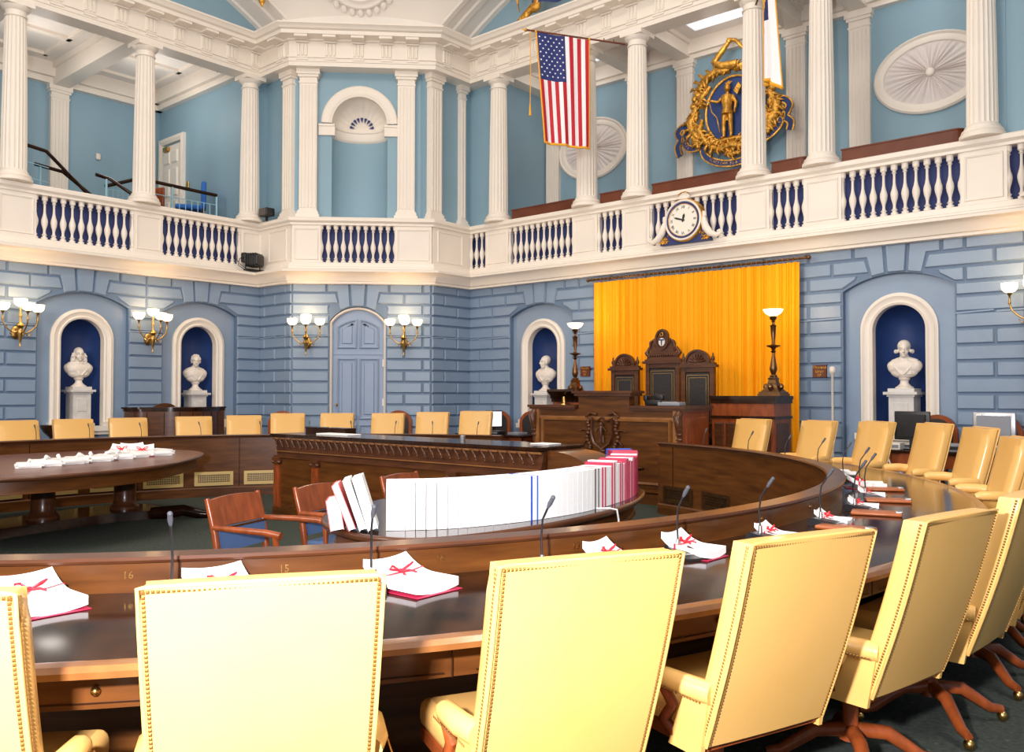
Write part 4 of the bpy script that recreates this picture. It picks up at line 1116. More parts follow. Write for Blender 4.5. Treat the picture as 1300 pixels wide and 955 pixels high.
def scr(pts, rad, d=.04):
    sm_ = spl2(pts); nn = len(sm_)
    for i in range(1, nn - 1, 1):
        (x, z), (xa, za), (xb_, zb_) = sm_[i], sm_[i - 1], sm_[i + 1]
        L_ = hypot(xb_ - xa, zb_ - za) or 1; tx, tz = (xb_ - xa) / L_, (zb_ - za) / L_
        w_ = rad[min(len(rad) - 1, int(i / nn * len(rad)))]
        for sd in (-1, 1):
            if (i + (sd > 0)) % 2: continue
            mb.tube([(x, d + .06, z - 6.7), (x - tz * sd * w_ * .8 + tx * .02, d + .075, z + tx * sd * w_ * .8 - 6.7 + tz * .02), (x - tz * sd * w_ * 1.35 + tx * .07, d + .03, z + tx * sd * w_ * 1.35 - 6.7 + tz * .07)], [.012, w_ * .28, .008], 6)
    rad = [q * .72 for q in rad]
    mb.tube([(x, d + .04 * sin(i * 1.7), z - 6.7) for i, (x, z) in enumerate(pts)], rad, 9)
for s in (1, -1):
    scr([(s * .05, 7.42), (s * .30, 7.44), (s * .55, 7.36), (s * .70, 7.20), (s * .64, 7.08), (s * .52, 7.12)], [.09, .11, .12, .10, .08, .04])
    scr([(s * .45, 7.20), (s * .62, 7.02), (s * .60, 6.86), (s * .78, 6.90)], [.06, .09, .08, .03])
    scr([(s * .80, 6.98), (s * .72, 6.82), (s * .80, 6.66), (s * .92, 6.62)], [.04, .08, .09, .03])
    scr([(s * .72, 6.80), (s * .84, 6.60), (s * .80, 6.40), (s * .68, 6.30)], [.09, .12, .13, .08])
    scr([(s * .88, 6.50), (s * .74, 6.38), (s * .66, 6.20), (s * .78, 6.26)], [.05, .10, .11, .04])
    scr([(s * .62, 6.62), (s * .66, 6.42), (s * .56, 6.22), (s * .38, 6.06), (s * .18, 5.98)], [.05, .10, .13, .13, .08])
    scr([(s * .45, 6.36), (s * .40, 6.16), (s * .20, 6.04), (s * .12, 6.12), (s * .22, 6.16)], [.05, .08, .08, .06, .03])
    for k in range(16):
        t = k / 15; ang = -1.3 + 2.5 * t
        mb.ell((s * (.66 + .10 * cos(ang) + .03 * sin(k * 3)), .08, -.05 + .62 * sin(ang * .75)), (.045 + .015 * (k % 3), .05, .06), 8, 6)
scr([(-.25, 5.98), (0, 6.04), (.25, 5.98)], [.08, .12, .08]); scr([(-.16, 5.90), (0, 5.86), (.16, 5.90)], [.05, .09, .05])
mb.obj('scrollwork', 'gold', r, 70)
# raised arm with sword
mb = MB(K); mb.tube([(.10, .06, .78), (-.20, .08, .80), (-.34, .09, .92), (-.20, .10, 1.06), (-.06, .10, 1.20)], [.09, .085, .07, .055, .04], 10); mb.ell((-.04, .10, 1.23), (.055, .05, .05)); mb.obj('crest_arm', 'gold', r, 60)
mb = MB(K); mb.tube([(-.06, .12, 1.26), (.10, .12, 1.20), (.28, .12, .98), (.36, .12, .70)], [.03, .035, .028, .006], 8); mb.obj('sword', 'gold', r, 60)
mb = MB(K)
for k in range(7): mb.tube([(-.30 + .1 * k, .04, .72 + .02 * sin(k)), (-.22 + .1 * k, .08, .79 + .02 * sin(k))], .035, 7)
mb.obj('wreath_gold', 'gold', r, 60)
mb = MB(K)
for k in range(7): mb.tube([(-.26 + .1 * k, .045, .70 + .02 * sin(k)), (-.17 + .1 * k, .085, .77 + .02 * sin(k))], .030, 7)
mb.obj('wreath_blue', 'navy', r, 60)
# standing figure with a bow
b_ = MB(K)
b_.ell((-.08, .10, .38), (.062, .062, .078), 14, 9); b_.tube([(-.08, .09, .30), (-.08, .09, .25)], .035, 8)
b_.tube([(-.08, .09, .24), (-.08, .10, .12), (-.08, .10, .02), (-.08, .10, -.10)], [.11, .105, .085, .115], 14)
for s in (-1, 1):
    b_.tube([(-.08 + s * .055, .10, -.10), (-.08 + s * .065, .11, -.26), (-.08 + s * .07, .10, -.40), (-.08 + s * .07, .10, -.50)], [.055, .045, .04, .025], 9); b_.ell((-.08 + s * .085, .13, -.515), (.032, .05, .02))
b_.tube([(-.18, .09, .22), (-.27, .10, .16), (-.37, .14, .19)], [.04, .032, .024], 8); b_.tube([(.02, .09, .22), (.09, .10, .08), (.07, .12, -.06)], [.04, .034, .024], 8); b_.ell((-.39, .14, .195), .026, 8, 6); b_.ell((.07, .12, -.08), .026, 8, 6)
fo = b_.obj('gilded_figure', 'gold', r, 70); m_ = fo.modifiers.new('fuse', 'REMESH'); m_.mode = 'VOXEL'; m_.voxel_size = .010; m_.use_smooth_shade = True
mb = MB(K)
for k in range(14): mb.tube([(-.15 + .01 * k, .10, -.09), (-.165 + .013 * k, .13, -.22)], .012, 5)
mb.obj('skirt', 'gold', r)
mb = MB(K); mb.tube([(-.42, .16, .22), (-.36, .16, -.02), (-.26, .16, -.14), (-.20, .16, -.42)], .010, 6); mb.obj('bow', 'gold', r)
mb = MB(K)
for k in range(5): mb.tube([(-.08, .08, .44), (-.14 + .035 * k, .07, .52 - .012 * abs(k - 2))], [.02, .008], 6)
mb.obj('feather', 'gold', r)
mb = MB(K); mb.prism([(.05, .30), (.12, .22), (.20, .36), (.14, .44)], .06, .12); mb.obj('quiver', 'gold', r)
mb = MB(K); mb.ell((-.05, .08, -.56), (.30, .07, .05)); mb.obj('ground', 'gold', r, 60)
# ribbon
path = [(-1.08, 6.02), (-1.13, 6.20), (-1.05, 6.32), (-1.12, 6.46), (-1.02, 6.56), (-.92, 6.48), (-.98, 6.30), (-.90, 6.14), (-.72, 6.12), (-.60, 6.18), (-.58, 5.98), (-.45, 5.84), (-.22, 5.74), (.05, 5.71), (.30, 5.76), (.50, 5.88), (.60, 6.04), (.72, 6.10), (.86, 6.22), (.92, 6.42), (.86, 6.60), (.95, 6.66), (1.06, 6.54), (.98, 6.36), (1.08, 6.24), (1.06, 6.10)]
def spl(P, per=5):
    out = []
    for i in range(len(P) - 1):
        p0, p1, p2, p3 = P[max(i - 1, 0)], P[i], P[i + 1], P[min(i + 2, len(P) - 1)]
        for k in range(per):
            t = k / per
            out.append(tuple(.5 * (2 * p1[c] + (p2[c] - p0[c]) * t + (2 * p0[c] - 5 * p1[c] + 4 * p2[c] - p3[c]) * t * t + (3 * p1[c] - p0[c] - 3 * p2[c] + p3[c]) * t ** 3) for c in range(len(P[0]))))
    return out + [tuple(P[-1])]
pp_ = [(x, z - 6.7) for x, z in spl(path)]
mb = MB(K); mb.sweep(pp_, [(-.055, .03), (.055, .03), (.055, .055), (-.055, .055)], plane='xz'); mb.obj('ribbon', 'navy', r, 60)
mb = MB(K)
for s in (-1, 1): mb.sweep(pp_, [(s * .055 - .012, .03), (s * .055 + .012, .03), (s * .055 + .012, .065), (s * .055 - .012, .065)], plane='xz')
mb.obj('ribbon_edge', 'gold', r)
mot = 'PLACIDAM SUB LIBERTATE'
seg = [(-.45, 5.84), (-.22, 5.74), (.05, 5.71), (.30, 5.76), (.50, 5.88)]
sp = spl(seg, 12); Ltot = len(sp) - 1
for i, ch in enumerate(mot):
    if ch == ' ': continue
    k = int((i + .5) / len(mot) * Ltot); a, b2 = sp[k], sp[min(k + 1, Ltot)]
    text_mesh(ch, .068, .003, 'gold', 'motto_letter', r, textT(K, a[0], .060, a[1] - 6.7, atan2(b2[1] - a[1], b2[0] - a[0])))
for i, ch in enumerate('ENSE PETIT'):
    if ch == ' ': continue
    s2 = spl([(-.98, 6.30), (-.90, 6.14), (-.72, 6.12), (-.60, 6.18)], 12); k = int((i + .5) / 10 * (len(s2) - 2)); a, b2 = s2[k], s2[k + 1]
    text_mesh(ch, .06, .003, 'gold', 'motto_letter', r, textT(K, a[0], .060, a[1] - 6.7, atan2(b2[1] - a[1], b2[0] - a[0])))
for i, ch in enumerate('QUIETEM'):
    s2 = spl([(.60, 6.04), (.72, 6.10), (.86, 6.22), (.92, 6.42)], 12); k = int((i + .5) / 7 * (len(s2) - 2)); a, b2 = s2[k], s2[k + 1]
    text_mesh(ch, .06, .003, 'gold', 'motto_letter', r, textT(K, a[0], .060, a[1] - 6.7, atan2(b2[1] - a[1], b2[0] - a[0])))

# ------------------------------------------------------------------ wall plaques, small fixtures
for (x, z, l, wds) in ((2.14, 1.86, 'small dark wooden plaque with gold lettering right of the curtain', ('Thomas', 'Gray', '1P')), (-2.19, 1.93, 'small dark wooden plaque with gold lettering behind the left torchiere', ('Room', 'No.', 'III'))):
    r = thing('wall_plaque', l, 'plaque', (x, WP - .035, z))
    mb = MB(K); mb.pad([(-.115, -.10), (.115, -.10), (.115, .10), (-.115, .10)], -.03, .018, .012); mb.obj('board', 'woodbench', r)
    for i, w_ in enumerate(wds): text_mesh(w_, .062, .001, 'gold', 'gold_lettering', r, textT(K, 0, .020, .06 - .06 * i), spacing=1.1)
mb = MB(); mb.lathe([(.018, .02), (.018, 1.80), (.03, 1.81), (.03, 1.84)], 12); mb.lathe([(.11, 0), (.11, .02), (.02, .04)], 20)
r = thing('pole_stand', 'slim white pole with a tan ball top left of the right bust niche', 'pole', (2.42, WP - .28, 0)); o = mb.obj('pole', 'cream', r, 50)
mb = MB(); mb.ell((0, 0, 1.86), (.045, .045, .045)); mb.lathe([(.02, 1.80), (.045, 1.84), (.045, 1.90), (.02, 1.92)], 12); mb.obj('ball_top', 'marble', r, 60)
r = thing('spotlight', 'black spotlight with cable clamped at the corner of the left cornice', 'spotlight', (-7.88, 4.80, 3.96))
mb = MB(Matrix.Rotation(.5, 4, 'Z')); mb.rbox(-.10, .18, -.14, .14, .08, .30, .03); mb.rbox(-.20, -.08, -.12, .10, .14, .34, .03)
for k in range(5): mb.box(-.08 + .05 * k, -.065 + .05 * k, -.15, .15, .06, .32)
mb.obj('housing', 'black', r, 50)
mb = MB(); mb.tube([(0, -.16, .0), (0, -.16, .2)], .012, 6); mb.tube([(0, .16, .0), (0, .16, .2)], .012, 6); mb.box(-.06, .06, -.17, .17, -.02, .01); mb.obj('bracket', 'black', r)
mb = MB(); mb.tube([(-.05, -.12, .25), (-.02, -.28, .20), (.0, -.32, .06), (.02, -.22, .0)], .008, 6); mb.tube([(.0, -.40, .22), (.05, -.32, .08), (.08, -.2, .0), (.08, .2, .0)], .007, 6); mb.obj('cable', 'black', r)
r = thing('loudspeaker', 'small black speaker box on the rail beside the corner bay', 'speaker', (-7.75, 5.02, 5.0))
mb = MB(); mb.rbox(-.14, .14, -.10, .10, .04, .20, .02); mb.box(-.02, .02, -.02, .02, -.05, .05); mb.obj('case', 'black', r, 50)
mb = MB(); mb.box(-.12, .12, -.105, -.10, .05, .19); mb.obj('grille', 'bookgrey', r)
r = thing('ceiling_spotlight', 'small black spotlight under the left gallery ceiling beside the last column', 'spotlight', (-8.75, 4.55, 8.15))
mb = MB(); mb.lathe([(.05, .12), (.07, .1), (.10, -.05), (.09, -.08), (.03, -.08)], 14, T=Matrix.Rotation(.5, 4, 'X')); mb.obj('lamp_head', 'black', r, 40)
mb = MB(); mb.tube([(0, 0, .1), (0, 0, .25)], .012, 6); mb.obj('stem', 'black', r)

# ------------------------------------------------------------------ rostrum
RY = 5.50
r = thing('rostrum', 'carved mahogany rostrum with raised centre and shield carving', 'rostrum', (0, 0, 0))
K5 = frame((0, RY, 0), (1, 0, 0), (0, -1, 0))
body = [(-1.24, .08), (1.24, .08), (1.24, 1.30), (.44, 1.30), (.44, 1.48), (-.44, 1.48), (-.44, 1.30), (-1.24, 1.30)]
mb = MB(K5); mb.prism(body, -.14, -.02); mb.box(-1.30, 1.30, -.14, .03, 0, .14); mb.pad([(-1.27, .14), (1.27, .14), (1.27, .2), (-1.27, .2)], -.02, .015, .02)
mb.obj('front_panel', 'woodx', r)
mb = MB(K5)
for pts in ([(-1.08, .30), (1.08, .30), (1.08, 1.13), (-1.08, 1.13)],): mb.sweep(pts, [(0, -.02), (0, .012), (-.03, .022), (-.05, -.02)], plane='xz', closed=True)
mb.box(-1.24, 1.24, -.02, .0, 1.15, 1.19)
mb.obj('panel_moulding', 'woodedge', r, 30)
mb = MB(K5)
for sg in (-1, 1):
    a, b2 = sorted((sg * .46, sg * 1.36)); mb.box(a, b2, -.75, .05, 1.315, 1.35); mb.box(a + .02, b2 - .02, -.70, .025, 1.285, 1.315)
mb.box(-.52, .52, -.30, .05, 1.525, 1.56); mb.box(-.49, .49, -.28, .025, 1.485, 1.525)
mb.obj('top_ledge', 'wood', r)
for sg in (-1, 1):
    mb = MB(K5); mb.box(sg * 1.24 - .04, sg * 1.24 + .04, -.75, -.02, .05, 1.29); mb.pad([(-.68, .15), (-.10, .15), (-.10, 1.2), (-.68, 1.2)], 1.28 if sg > 0 else -1.28, 1.292 if sg > 0 else -1.292, .02, plane='yz'); mb.obj('side_panel', 'woodred', r)
    # carved console bracket at the front corner
    mb = MB(K5); mb.tube([(sg * 1.25, .0, 1.26), (sg * 1.25, .06, 1.20), (sg * 1.25, .03, 1.05), (sg * 1.25, -.0, .92), (sg * 1.25, .02, .80)], [.05, .06, .045, .035, .02], 10)
    for k in range(5): mb.ell((sg * 1.25, .07 - .012 * k, 1.18 - .07 * k), (.045, .02, .028), 8, 6)
    mb.obj('carved_bracket', 'wood', r, 60)
    mb = MB(K5); mb.box(sg * 1.20 - .045, sg * 1.20 + .045, -.02, .02, .14, 1.285); mb.obj('corner_post', 'woodedge', r)
mb = MB(K5)
mb.sweep([(-.16, 1.14), (-.17, .95), (-.12, .82), (0, .74), (.12, .82), (.17, .95), (.16, 1.14), (.08, 1.11), (0, 1.16), (-.08, 1.11)], [(0, -.02), (0, .03), (-.02, .04), (-.04, -.02)], plane='xz', closed=True)
rr = random.Random(5)
for s in (-1, 1):
    for k in range(11):
        t = k / 10; a = -1.2 + 2.5 * t
        mb.ell((s * (.20 + .05 * cos(a) + .02 * sin(5 * k)), .01, .94 + .22 * sin(a)), (.035, .03, .032), 7, 5)
    mb.tube([(s * .10, .01, 1.22), (s * .20, .02, 1.25), (s * .28, .01, 1.18), (s * .24, .01, 1.14)], [.02, .025, .02, .01], 7)
    mb.tube([(s * .22, .01, .98), (s * .32, .01, 1.0), (s * .40, .01, .98)], [.02, .015, .006], 6)
    mb.tube([(s * .26, .0, .86), (s * .34, .0, .78), (s * .30, .0, .74)], [.015, .012, .006], 6)
mb.tube([(0, .02, 1.10), (0, .045, 1.0), (0, .03, .84)], [.025, .035, .012], 8); mb.ell((0, .04, 1.08), (.03, .03, .035), 8, 6)
for s in (-1, 1): mb.tube([(s * .02, .02, .92), (s * .03, .03, .82)], .014, 6); mb.tube([(s * .03, .03, 1.04), (s * .08, .03, .98)], .012, 6)
mb.ell((0, .01, .70), (.05, .03, .04), 8, 6); mb.tube([(-.05, .0, .68), (0, .02, .60), (.05, 0, .68)], .016, 6)
mb.obj('carved_shield', 'wood', r, 60)
mb = MB(); mb.box(-1.9, 2.05, 6.3, 7.75, 0, .34); struct(mb, 'floor_platform', 'woodbench', 'raised wooden platform behind the rostrum', 'platform')
mb = MB(); mb.box(-1.24, 1.24, 5.62, 6.3, 0, .20); struct(mb, 'floor_step', 'woodbench', 'low step behind the rostrum panel', 'step')
# things on the rostrum
r = thing('book_rest', 'dark carved book rest tilted on the left end of the rostrum', 'book rest', (-.92, RY + .30, 1.352), .25)
mb = MB(); mb.prism([(-.16, .20), (.17, .04), (.18, .075), (-.15, .235)], -.22, .22, 'yz'); mb.obj('slanted_board', 'wooddark', r)
mb = MB(); mb.tube([(0, 0, 0), (0, 0, .12)], .03, 10); mb.lathe([(.09, 0), (.09, .015), (.04, .03)], 16); mb.obj('stand', 'brass', r, 50)
mb = MB()
for k in range(6): mb.ell((-.19 + .075 * k, .17, .05), (.02, .015, .02), 6, 5)
mb.obj('carved_lip', 'wood', r)
r = thing('telephone', 'black desk device on the rostrum ledge in front of the tall throne', 'telephone', (.70, RY + .30, 1.352), 0)
mb = MB(); mb.rbox(-.13, .13, -.10, .10, 0, .08, .02); mb.rbox(-.15, -.09, -.10, .10, .06, .15, .02); mb.rbox(-.02, .12, -.02, .06, .07, .16, .02); mb.obj('case', 'black', r, 40)
r = thing('paper_tray', 'small grey console on the right end of the rostrum', 'console', (1.04, RY + .14, 1.352), 0)
mb = MB(); mb.rbox(-.17, .17, -.08, .10, 0, .05, .01); mb.obj('case', 'grey', r, 40)
mb = MB(); mb.box(-.12, .12, -.05, .07, .05, .058); mb.obj('key_pad', 'silver', r)

# side podiums that carry the torchieres
def podium(x0, x1, label):
    xc = (x0 + x1) / 2
    r = thing('podium', label, 'podium', (xc, 7.15, 0)); w = (x1 - x0) / 2
    mb = MB(); mb.box(-w + .03, w - .03, -.28, .30, 0, 1.40); mb.obj('body', 'woodred', r)
    mb = MB(); mb.box(-w, w, -.32, .32, 1.44, 1.49); mb.box(-w + .01, w - .01, -.30, .31, 1.38, 1.44); mb.box(-w + .01, w - .01, -.30, .31, 1.16, 1.20); mb.obj('cornice', 'wooddark', r)
    mb = MB()
    for k in range(5): a = -w + .06 + (2 * w - .12) * k / 5; b2 = a + (2 * w - .12) / 5 - .02; mb.pad([(a + .01, .2), (b2, .2), (b2, 1.1), (a + .01, 1.1)], -.28, -.296, .02)
    mb.obj('panel_moulding', 'wood', r)
    mb = MB(); mb.box(w - .03, w - .018, -.2, .2, .2, 1.1); mb.obj('side_moulding', 'wood', r)
podium(.98, 2.0, 'dark panelled wooden podium under the right torchiere'); podium(-2.0, -.98, 'dark panelled wooden podium under the left torchiere, behind the rostrum')
def torch(x, y, label):
    r = thing('torchiere', label, 'torch lamp', (x, y, 1.49), 0, 'tall bronze torch lamps'); r.scale = (1, 1, .935)
    mb = MB()
    for i, (w, z0, z1) in enumerate(((.17, 0, .03), (.155, .03, .06))): mb.box(-w, w, -w, w, z0, z1)
    mb.lathe([(.20, .06), (.15, .10), (.10, .17), (.075, .24), (.085, .27), (.06, .29), (.055, .32)], 4, T=Matrix.Rotation(pi / 4, 4, 'Z'))
    for k in range(4): mb.ell((.115 * cos(k * pi / 2), .115 * sin(k * pi / 2), .14), (.04, .04, .05), 8, 6)
    mb.obj('base', 'bronze', r, 40)
    mb = MB(); mb.lathe([(.055, .30), (.03, .33), (.04, .36), (.055, .41), (.048, .46), (.022, .62), (.02, .66), (.04, .68), (.02, .70), (.035, .735), (.095, .76), (.100, .775), (.04, .785), (.025, .80), (.022, .84), (.035, .96), (.04, 1.06), (.05, 1.08), (.02, 1.10), (.018, 1.13), (.03, 1.14), (.02, 1.155), (.045, 1.175), (.052, 1.22), (.04, 1.23)], 20); mb.obj('stem', 'bronze', r, 45)
    mb = MB(); mb.lathe([(.03, 1.22), (.06, 1.235), (.11, 1.27), (.135, 1.31), (.14, 1.33), (.132, 1.33), (.10, 1.285), (.03, 1.245)], 24, caps=False); mb.ell((0, 0, 1.29), (.07, .07, .03), 12, 7); mb.obj('glass_bowl', 'glow', r, 60)
    l = bpy.data.lights.new('torch_bulb', 'POINT'); l.energy = 14; l.color = (1, .72, .42); l.shadow_soft_size = .08
    lo = bpy.data.objects.new('torch_bulb', l); COL.objects.link(lo); lo.parent = r; lo.location = (0, 0, 1.42)
torch(-1.76, 7.22, 'bronze torch lamp left of the golden curtain beside the bearded bust'); torch(1.86, 7.10, 'bronze torch lamp standing before the right edge of the golden curtain')

# throne chairs
def throne(x, w, ztop, label, tall=False, y=7.0):
    r = thing('throne_chair', label, 'chair', (x, y, .34)); K_ = frame((0, .06, 0), (1, 0, 0), (0, -1, 0)); z = ztop - .34
    zb = z - (.56 if tall else .30)
    mb = MB(K_)
    for s in (-1, 1): mb.box(s * (w - .03) - .035, s * (w - .03) + .035, -.04, .03, .0, zb)
    mb.box(-w, w, -.03, .02, zb - .07, zb); mb.box(-w - .05, w + .05, -.05, .06, zb, zb + .04); mb.box(-w - .02, w + .02, -.04, .04, zb + .04, zb + .07); mb.box(-w, w, -.03, .02, .50, .58)
    mb.obj('back_frame', 'wood', r)
    mb = MB(K_); mb.pad([(-w + .065, .58), (w - .065, .58), (w - .065, zb - .07), (-w + .065, zb - .07)], -.03, .02, .015); mb.obj('leather_back', 'blackleather', r)
    mb = MB(K_)
    for ins in (.09, .13): mb.sweep([(-w + ins, .56 + ins), (w - ins, .56 + ins), (w - ins, zb - .03 - ins + .0), (-w + ins, zb - .03 - ins)], [(0, .0), (0, .026), (-.006, .026), (-.006, 0)], plane='xz', closed=True)
    mb.obj('gold_tooling', 'brass', r)
    mb = MB(K_)
    if not tall:
        mb.prism([(-w + .06, zb + .06)] + [((w - .06) * -cos(pi * i / 16), zb + .07 + .20 * sin(pi * i / 16)) for i in range(17)] + [(w - .06, zb + .06)], -.03, .02)
        mb.sweep([((w - .07) * -cos(pi * i / 16), zb + .07 + .19 * sin(pi * i / 16)) for i in range(17)], [(-.015, .02), (-.015, .045), (.015, .045), (.015, .02)], plane='xz')
        for i in range(7):
            a = pi * (i + .5) / 7; mb.tube([(.02 * cos(a), .03, zb + .08), (.13 * cos(a), .03, zb + .08 + .12 * sin(a))], [.008, .020], 6)
        for s in (-1, 1): mb.lathe([(.028, 0), (.015, .02), (.03, .05), (.028, .08), (.012, .11), (.014, .13), (.0, .16)], 10, T=Matrix.Translation((s * (w - .02), 0, zb + .07)))
    else:
        mb.prism([(-w, zb + .06), (w, zb + .06), (w - .06, zb + .18), (.20, zb + .20), (.22, zb + .32), (.17, zb + .38), (.10, zb + .36)] + [(.10 * cos(pi * i / 10), zb + .42 + .13 * sin(pi * i / 10)) for i in range(11)] + [(-.10, zb + .36), (-.17, zb + .38), (-.22, zb + .32), (-.20, zb + .20), (-w + .06, zb + .18)], -.03, .025)
        for s in (-1, 1):
            mb.tube([(s * (w - .06), .0, zb + .10), (s * w, .0, zb + .17), (s * (w - .05), .0, zb + .24), (s * (w - .11), 0, zb + .19)], [.035, .04, .035, .02], 9)
            mb.tube([(s * .22, .02, zb + .24), (s * .21, .03, zb + .34), (s * .15, .03, zb + .38), (s * .12, .03, zb + .30)], [.02, .028, .025, .012], 8)
        mb.sweep([(.11 * cos(2 * pi * i / 24), zb + .38 + .15 * sin(2 * pi * i / 24)) for i in range(24)], [(-.015, .02), (-.015, .05), (.015, .05), (.015, .02)], plane='xz', closed=True)
        for i in range(12): mb.ell((-.22 + .04 * i, .03, zb + .13), (.018, .02, .025), 6, 5)
    mb.obj('carved_crest', 'wood', r, 60)
    if tall:
        mb = MB(K_); mb.prism([(.055 * cos(2 * pi * i / 16), zb + .34 + .065 * sin(2 * pi * i / 16)) for i in range(16)], .02, .045); mb.obj('painted_badge', 'marble', r)
        mb = MB(K_); mb.box(-.045, .045, .045, .052, zb + .365, zb + .385); mb.tube([(0, .05, zb + .37), (0, .05, zb + .29)], .01, 6); mb.obj('badge_band', 'navy', r)
        mb = MB(K_); mb.tube([(.03 * cos(k), .05, zb + .46 + .03 * sin(k)) for k in (0, 1, 2, 3, 4, 5, 6.28)], .008, 6); mb.obj('badge_star', 'gold', r)
    mb = MB(K_); mb.rbox(-w + .01, w - .01, .0, .50, .42, .54, .04); mb.obj('seat', 'blackleather', r, 50)
    for s in (-1, 1):
        mb = MB(K_); mb.tube([(s * (w - .02), .0, .72), (s * w, .25, .74), (s * w, .46, .71)], [.028, .034, .03], 8); mb.tube([(s * w, .44, .70), (s * w, .44, .0)], [.025, .03], 8); mb.obj('arm', 'wood', r, 50)
    for s in (-1, 1):
        mb = MB(K_); mb.tube([(s * (w - .04), .0, .42), (s * (w - .04), .0, 0)], [.03, .025], 8); mb.obj('leg', 'wood', r, 50)
throne(-.70, .255, 2.20, 'left carved throne chair with black leather back', y=7.1)
throne(-.02, .30, 2.56, 'tall central throne chair with carved crest and painted badge', True, y=7.15)
throne(.68, .27, 2.22, 'right carved throne chair with black leather back, beside the right podium', y=7.0)

# ------------------------------------------------------------------ the big ring desk
r = thing('council_table', 'huge ring shaped mahogany council desk with numbered places', 'ring desk', (0, 0, 0))
A1 = radians(74.3); A0 = radians(105.5) - 2 * pi
mb = MB(); mb.ring([(5.04, .735), (5.93, .735), (5.955, .742), (5.96, .752), (5.955, .762), (5.93, .768), (5.04, .768)], A0, A1, 220); mb.obj('desktop', 'wooddark', r, 40)
mb = MB(); mb.ring([(5.885, .735), (5.885, .765), (5.915, .7705), (5.958, .7695), (5.972, .755), (5.965, .735)], A0, A1, 220); mb.obj('edge_moulding', 'woodedge', r, 40)
mb = MB(); mb.ring([(5.76, .60), (5.80, .60), (5.80, .735), (5.76, .735)], A0, A1, 220); mb.obj('apron', 'woodx', r, 40)
mb = MB(); mb.ring([(5.0, .0), (5.055, .0), (5.055, .885), (5.0, .885)], A0, A1, 220); mb.ring([(4.96, .0), (5.0, .0), (5.0, .12), (4.975, .135), (4.96, .12)], A0, A1, 220); mb.obj('inner_panel', 'woodx', r, 40)
mb = MB(); mb.ring([(4.965, .880), (5.085, .880), (5.09, .89), (5.085, .902), (4.965, .902), (4.955, .89)], A0, A1, 220); mb.ring([(4.985, .855), (5.0, .855), (5.0, .88), (4.975, .88)], A0, A1, 220); mb.obj('riser_cap', 'wood', r, 40)
mb = MB(); mb.ring([(5.056, .768), (5.064, .768), (5.064, .88), (5.056, .88)], A0, A1, 220); mb.obj('riser_face', 'woodx', r, 40)
# end panels and modesty supports
for k, a in enumerate((A1, A0)):
    T_ = Matrix.Rotation(a, 4, 'Z'); mb = MB(T_); mb.box(5.0, 5.86, -.03, .03, 0, .735); mb.obj('end_panel', 'wood', r)
for i in range(1, 12):
    a = A0 + (A1 - A0) * i / 12; mb = MB(Matrix.Rotation(a, 4, 'Z')); mb.box(5.06, 5.60, -.02, .02, 0, .735); mb.obj('support_panel', 'wooddark', r)
# inlaid leather line + brass knobs + numbers
def azF(az, rad): 
    c_, s_ = cos(az), sin(az); return frame((rad * c_, rad * s_, 0), (-s_, c_, 0), (c_, s_, 0))
for az, t in ((-45.3, '17'), (-39.3, '16'), (-33.0, '15'), (-26.0, '14'), (-18.7, '13'), (-10.8, '12'), (-3.3, '11'), (4.5, '10')):
    F_ = azF(radians(az), 5.066)
    text_mesh(t, .040, .0012, 'brass', 'seat_number', r, textT(F_, 0, 0, .832))
for az in range(-46, 40, 7):
    F_ = azF(radians(az + .7), 5.80); mb = MB(F_); mb.ell((0, .012, .655), (.014, .016, .014), 8, 6); mb.obj('drawer_knob', 'brass', r, 60)
    mb = MB(F_); mb.box(-.30, .30, 0, .004, .615, .619); mb.box(.325, .329, .0, .004, .602, .73); mb.obj('drawer_line', 'wooddark', r)
# ventilation grilles low on the inner panel
def grille(az, parent, gm='brassvent'):
    F_ = frame((4.998 * cos(az), 4.998 * sin(az), 0), (-sin(az), cos(az), 0), (-cos(az), -sin(az), 0))
    mb = MB(F_); mb.sweep([(-.26, .17), (.26, .17), (.26, .35), (-.26, .35)], [(0, 0), (0, .014), (-.012, .02), (.030, .02), (.030, 0)], plane='xz', closed=True)
    for k in range(21): mb.box(-.25 + .025 * k - .004, -.25 + .025 * k + .004, .002, .012, .175, .345)
    for k in range(5): mb.box(-.255, .255, .002, .010, .20 + .03 * k - .003, .20 + .03 * k + .003)
    g = mb.obj('vent_grille', gm, parent)
    mb = MB(F_); mb.box(-.255, .255, .0, .002, .175, .345); o_ = mb.obj('dark_opening', 'black', g)
M['brassvent'] = mat('painted_brass', (.55, .38, .14), .45, metal=.2)
for k in range(8): grille(radians(187.6 - 8.0 * k), r)
grille(radians(70.3), r, 'bronze'); grille(radians(62), r, 'bronze')  # darker bronze paints the dimness of these two vents into their colour
# vertical panel joint lines in the inner panel
mb = MB()
for k in range(-4, 8):
    a = radians(183.5 - 16 * k)
    if 76 < math.degrees(a) % 360 < 104: continue
    mb.box(4.994, 5.0, -.004, .004, .13, .86, T=Matrix.Rotation(a, 4, 'Z'))
mb.obj('panel_joints', 'wooddark', r)

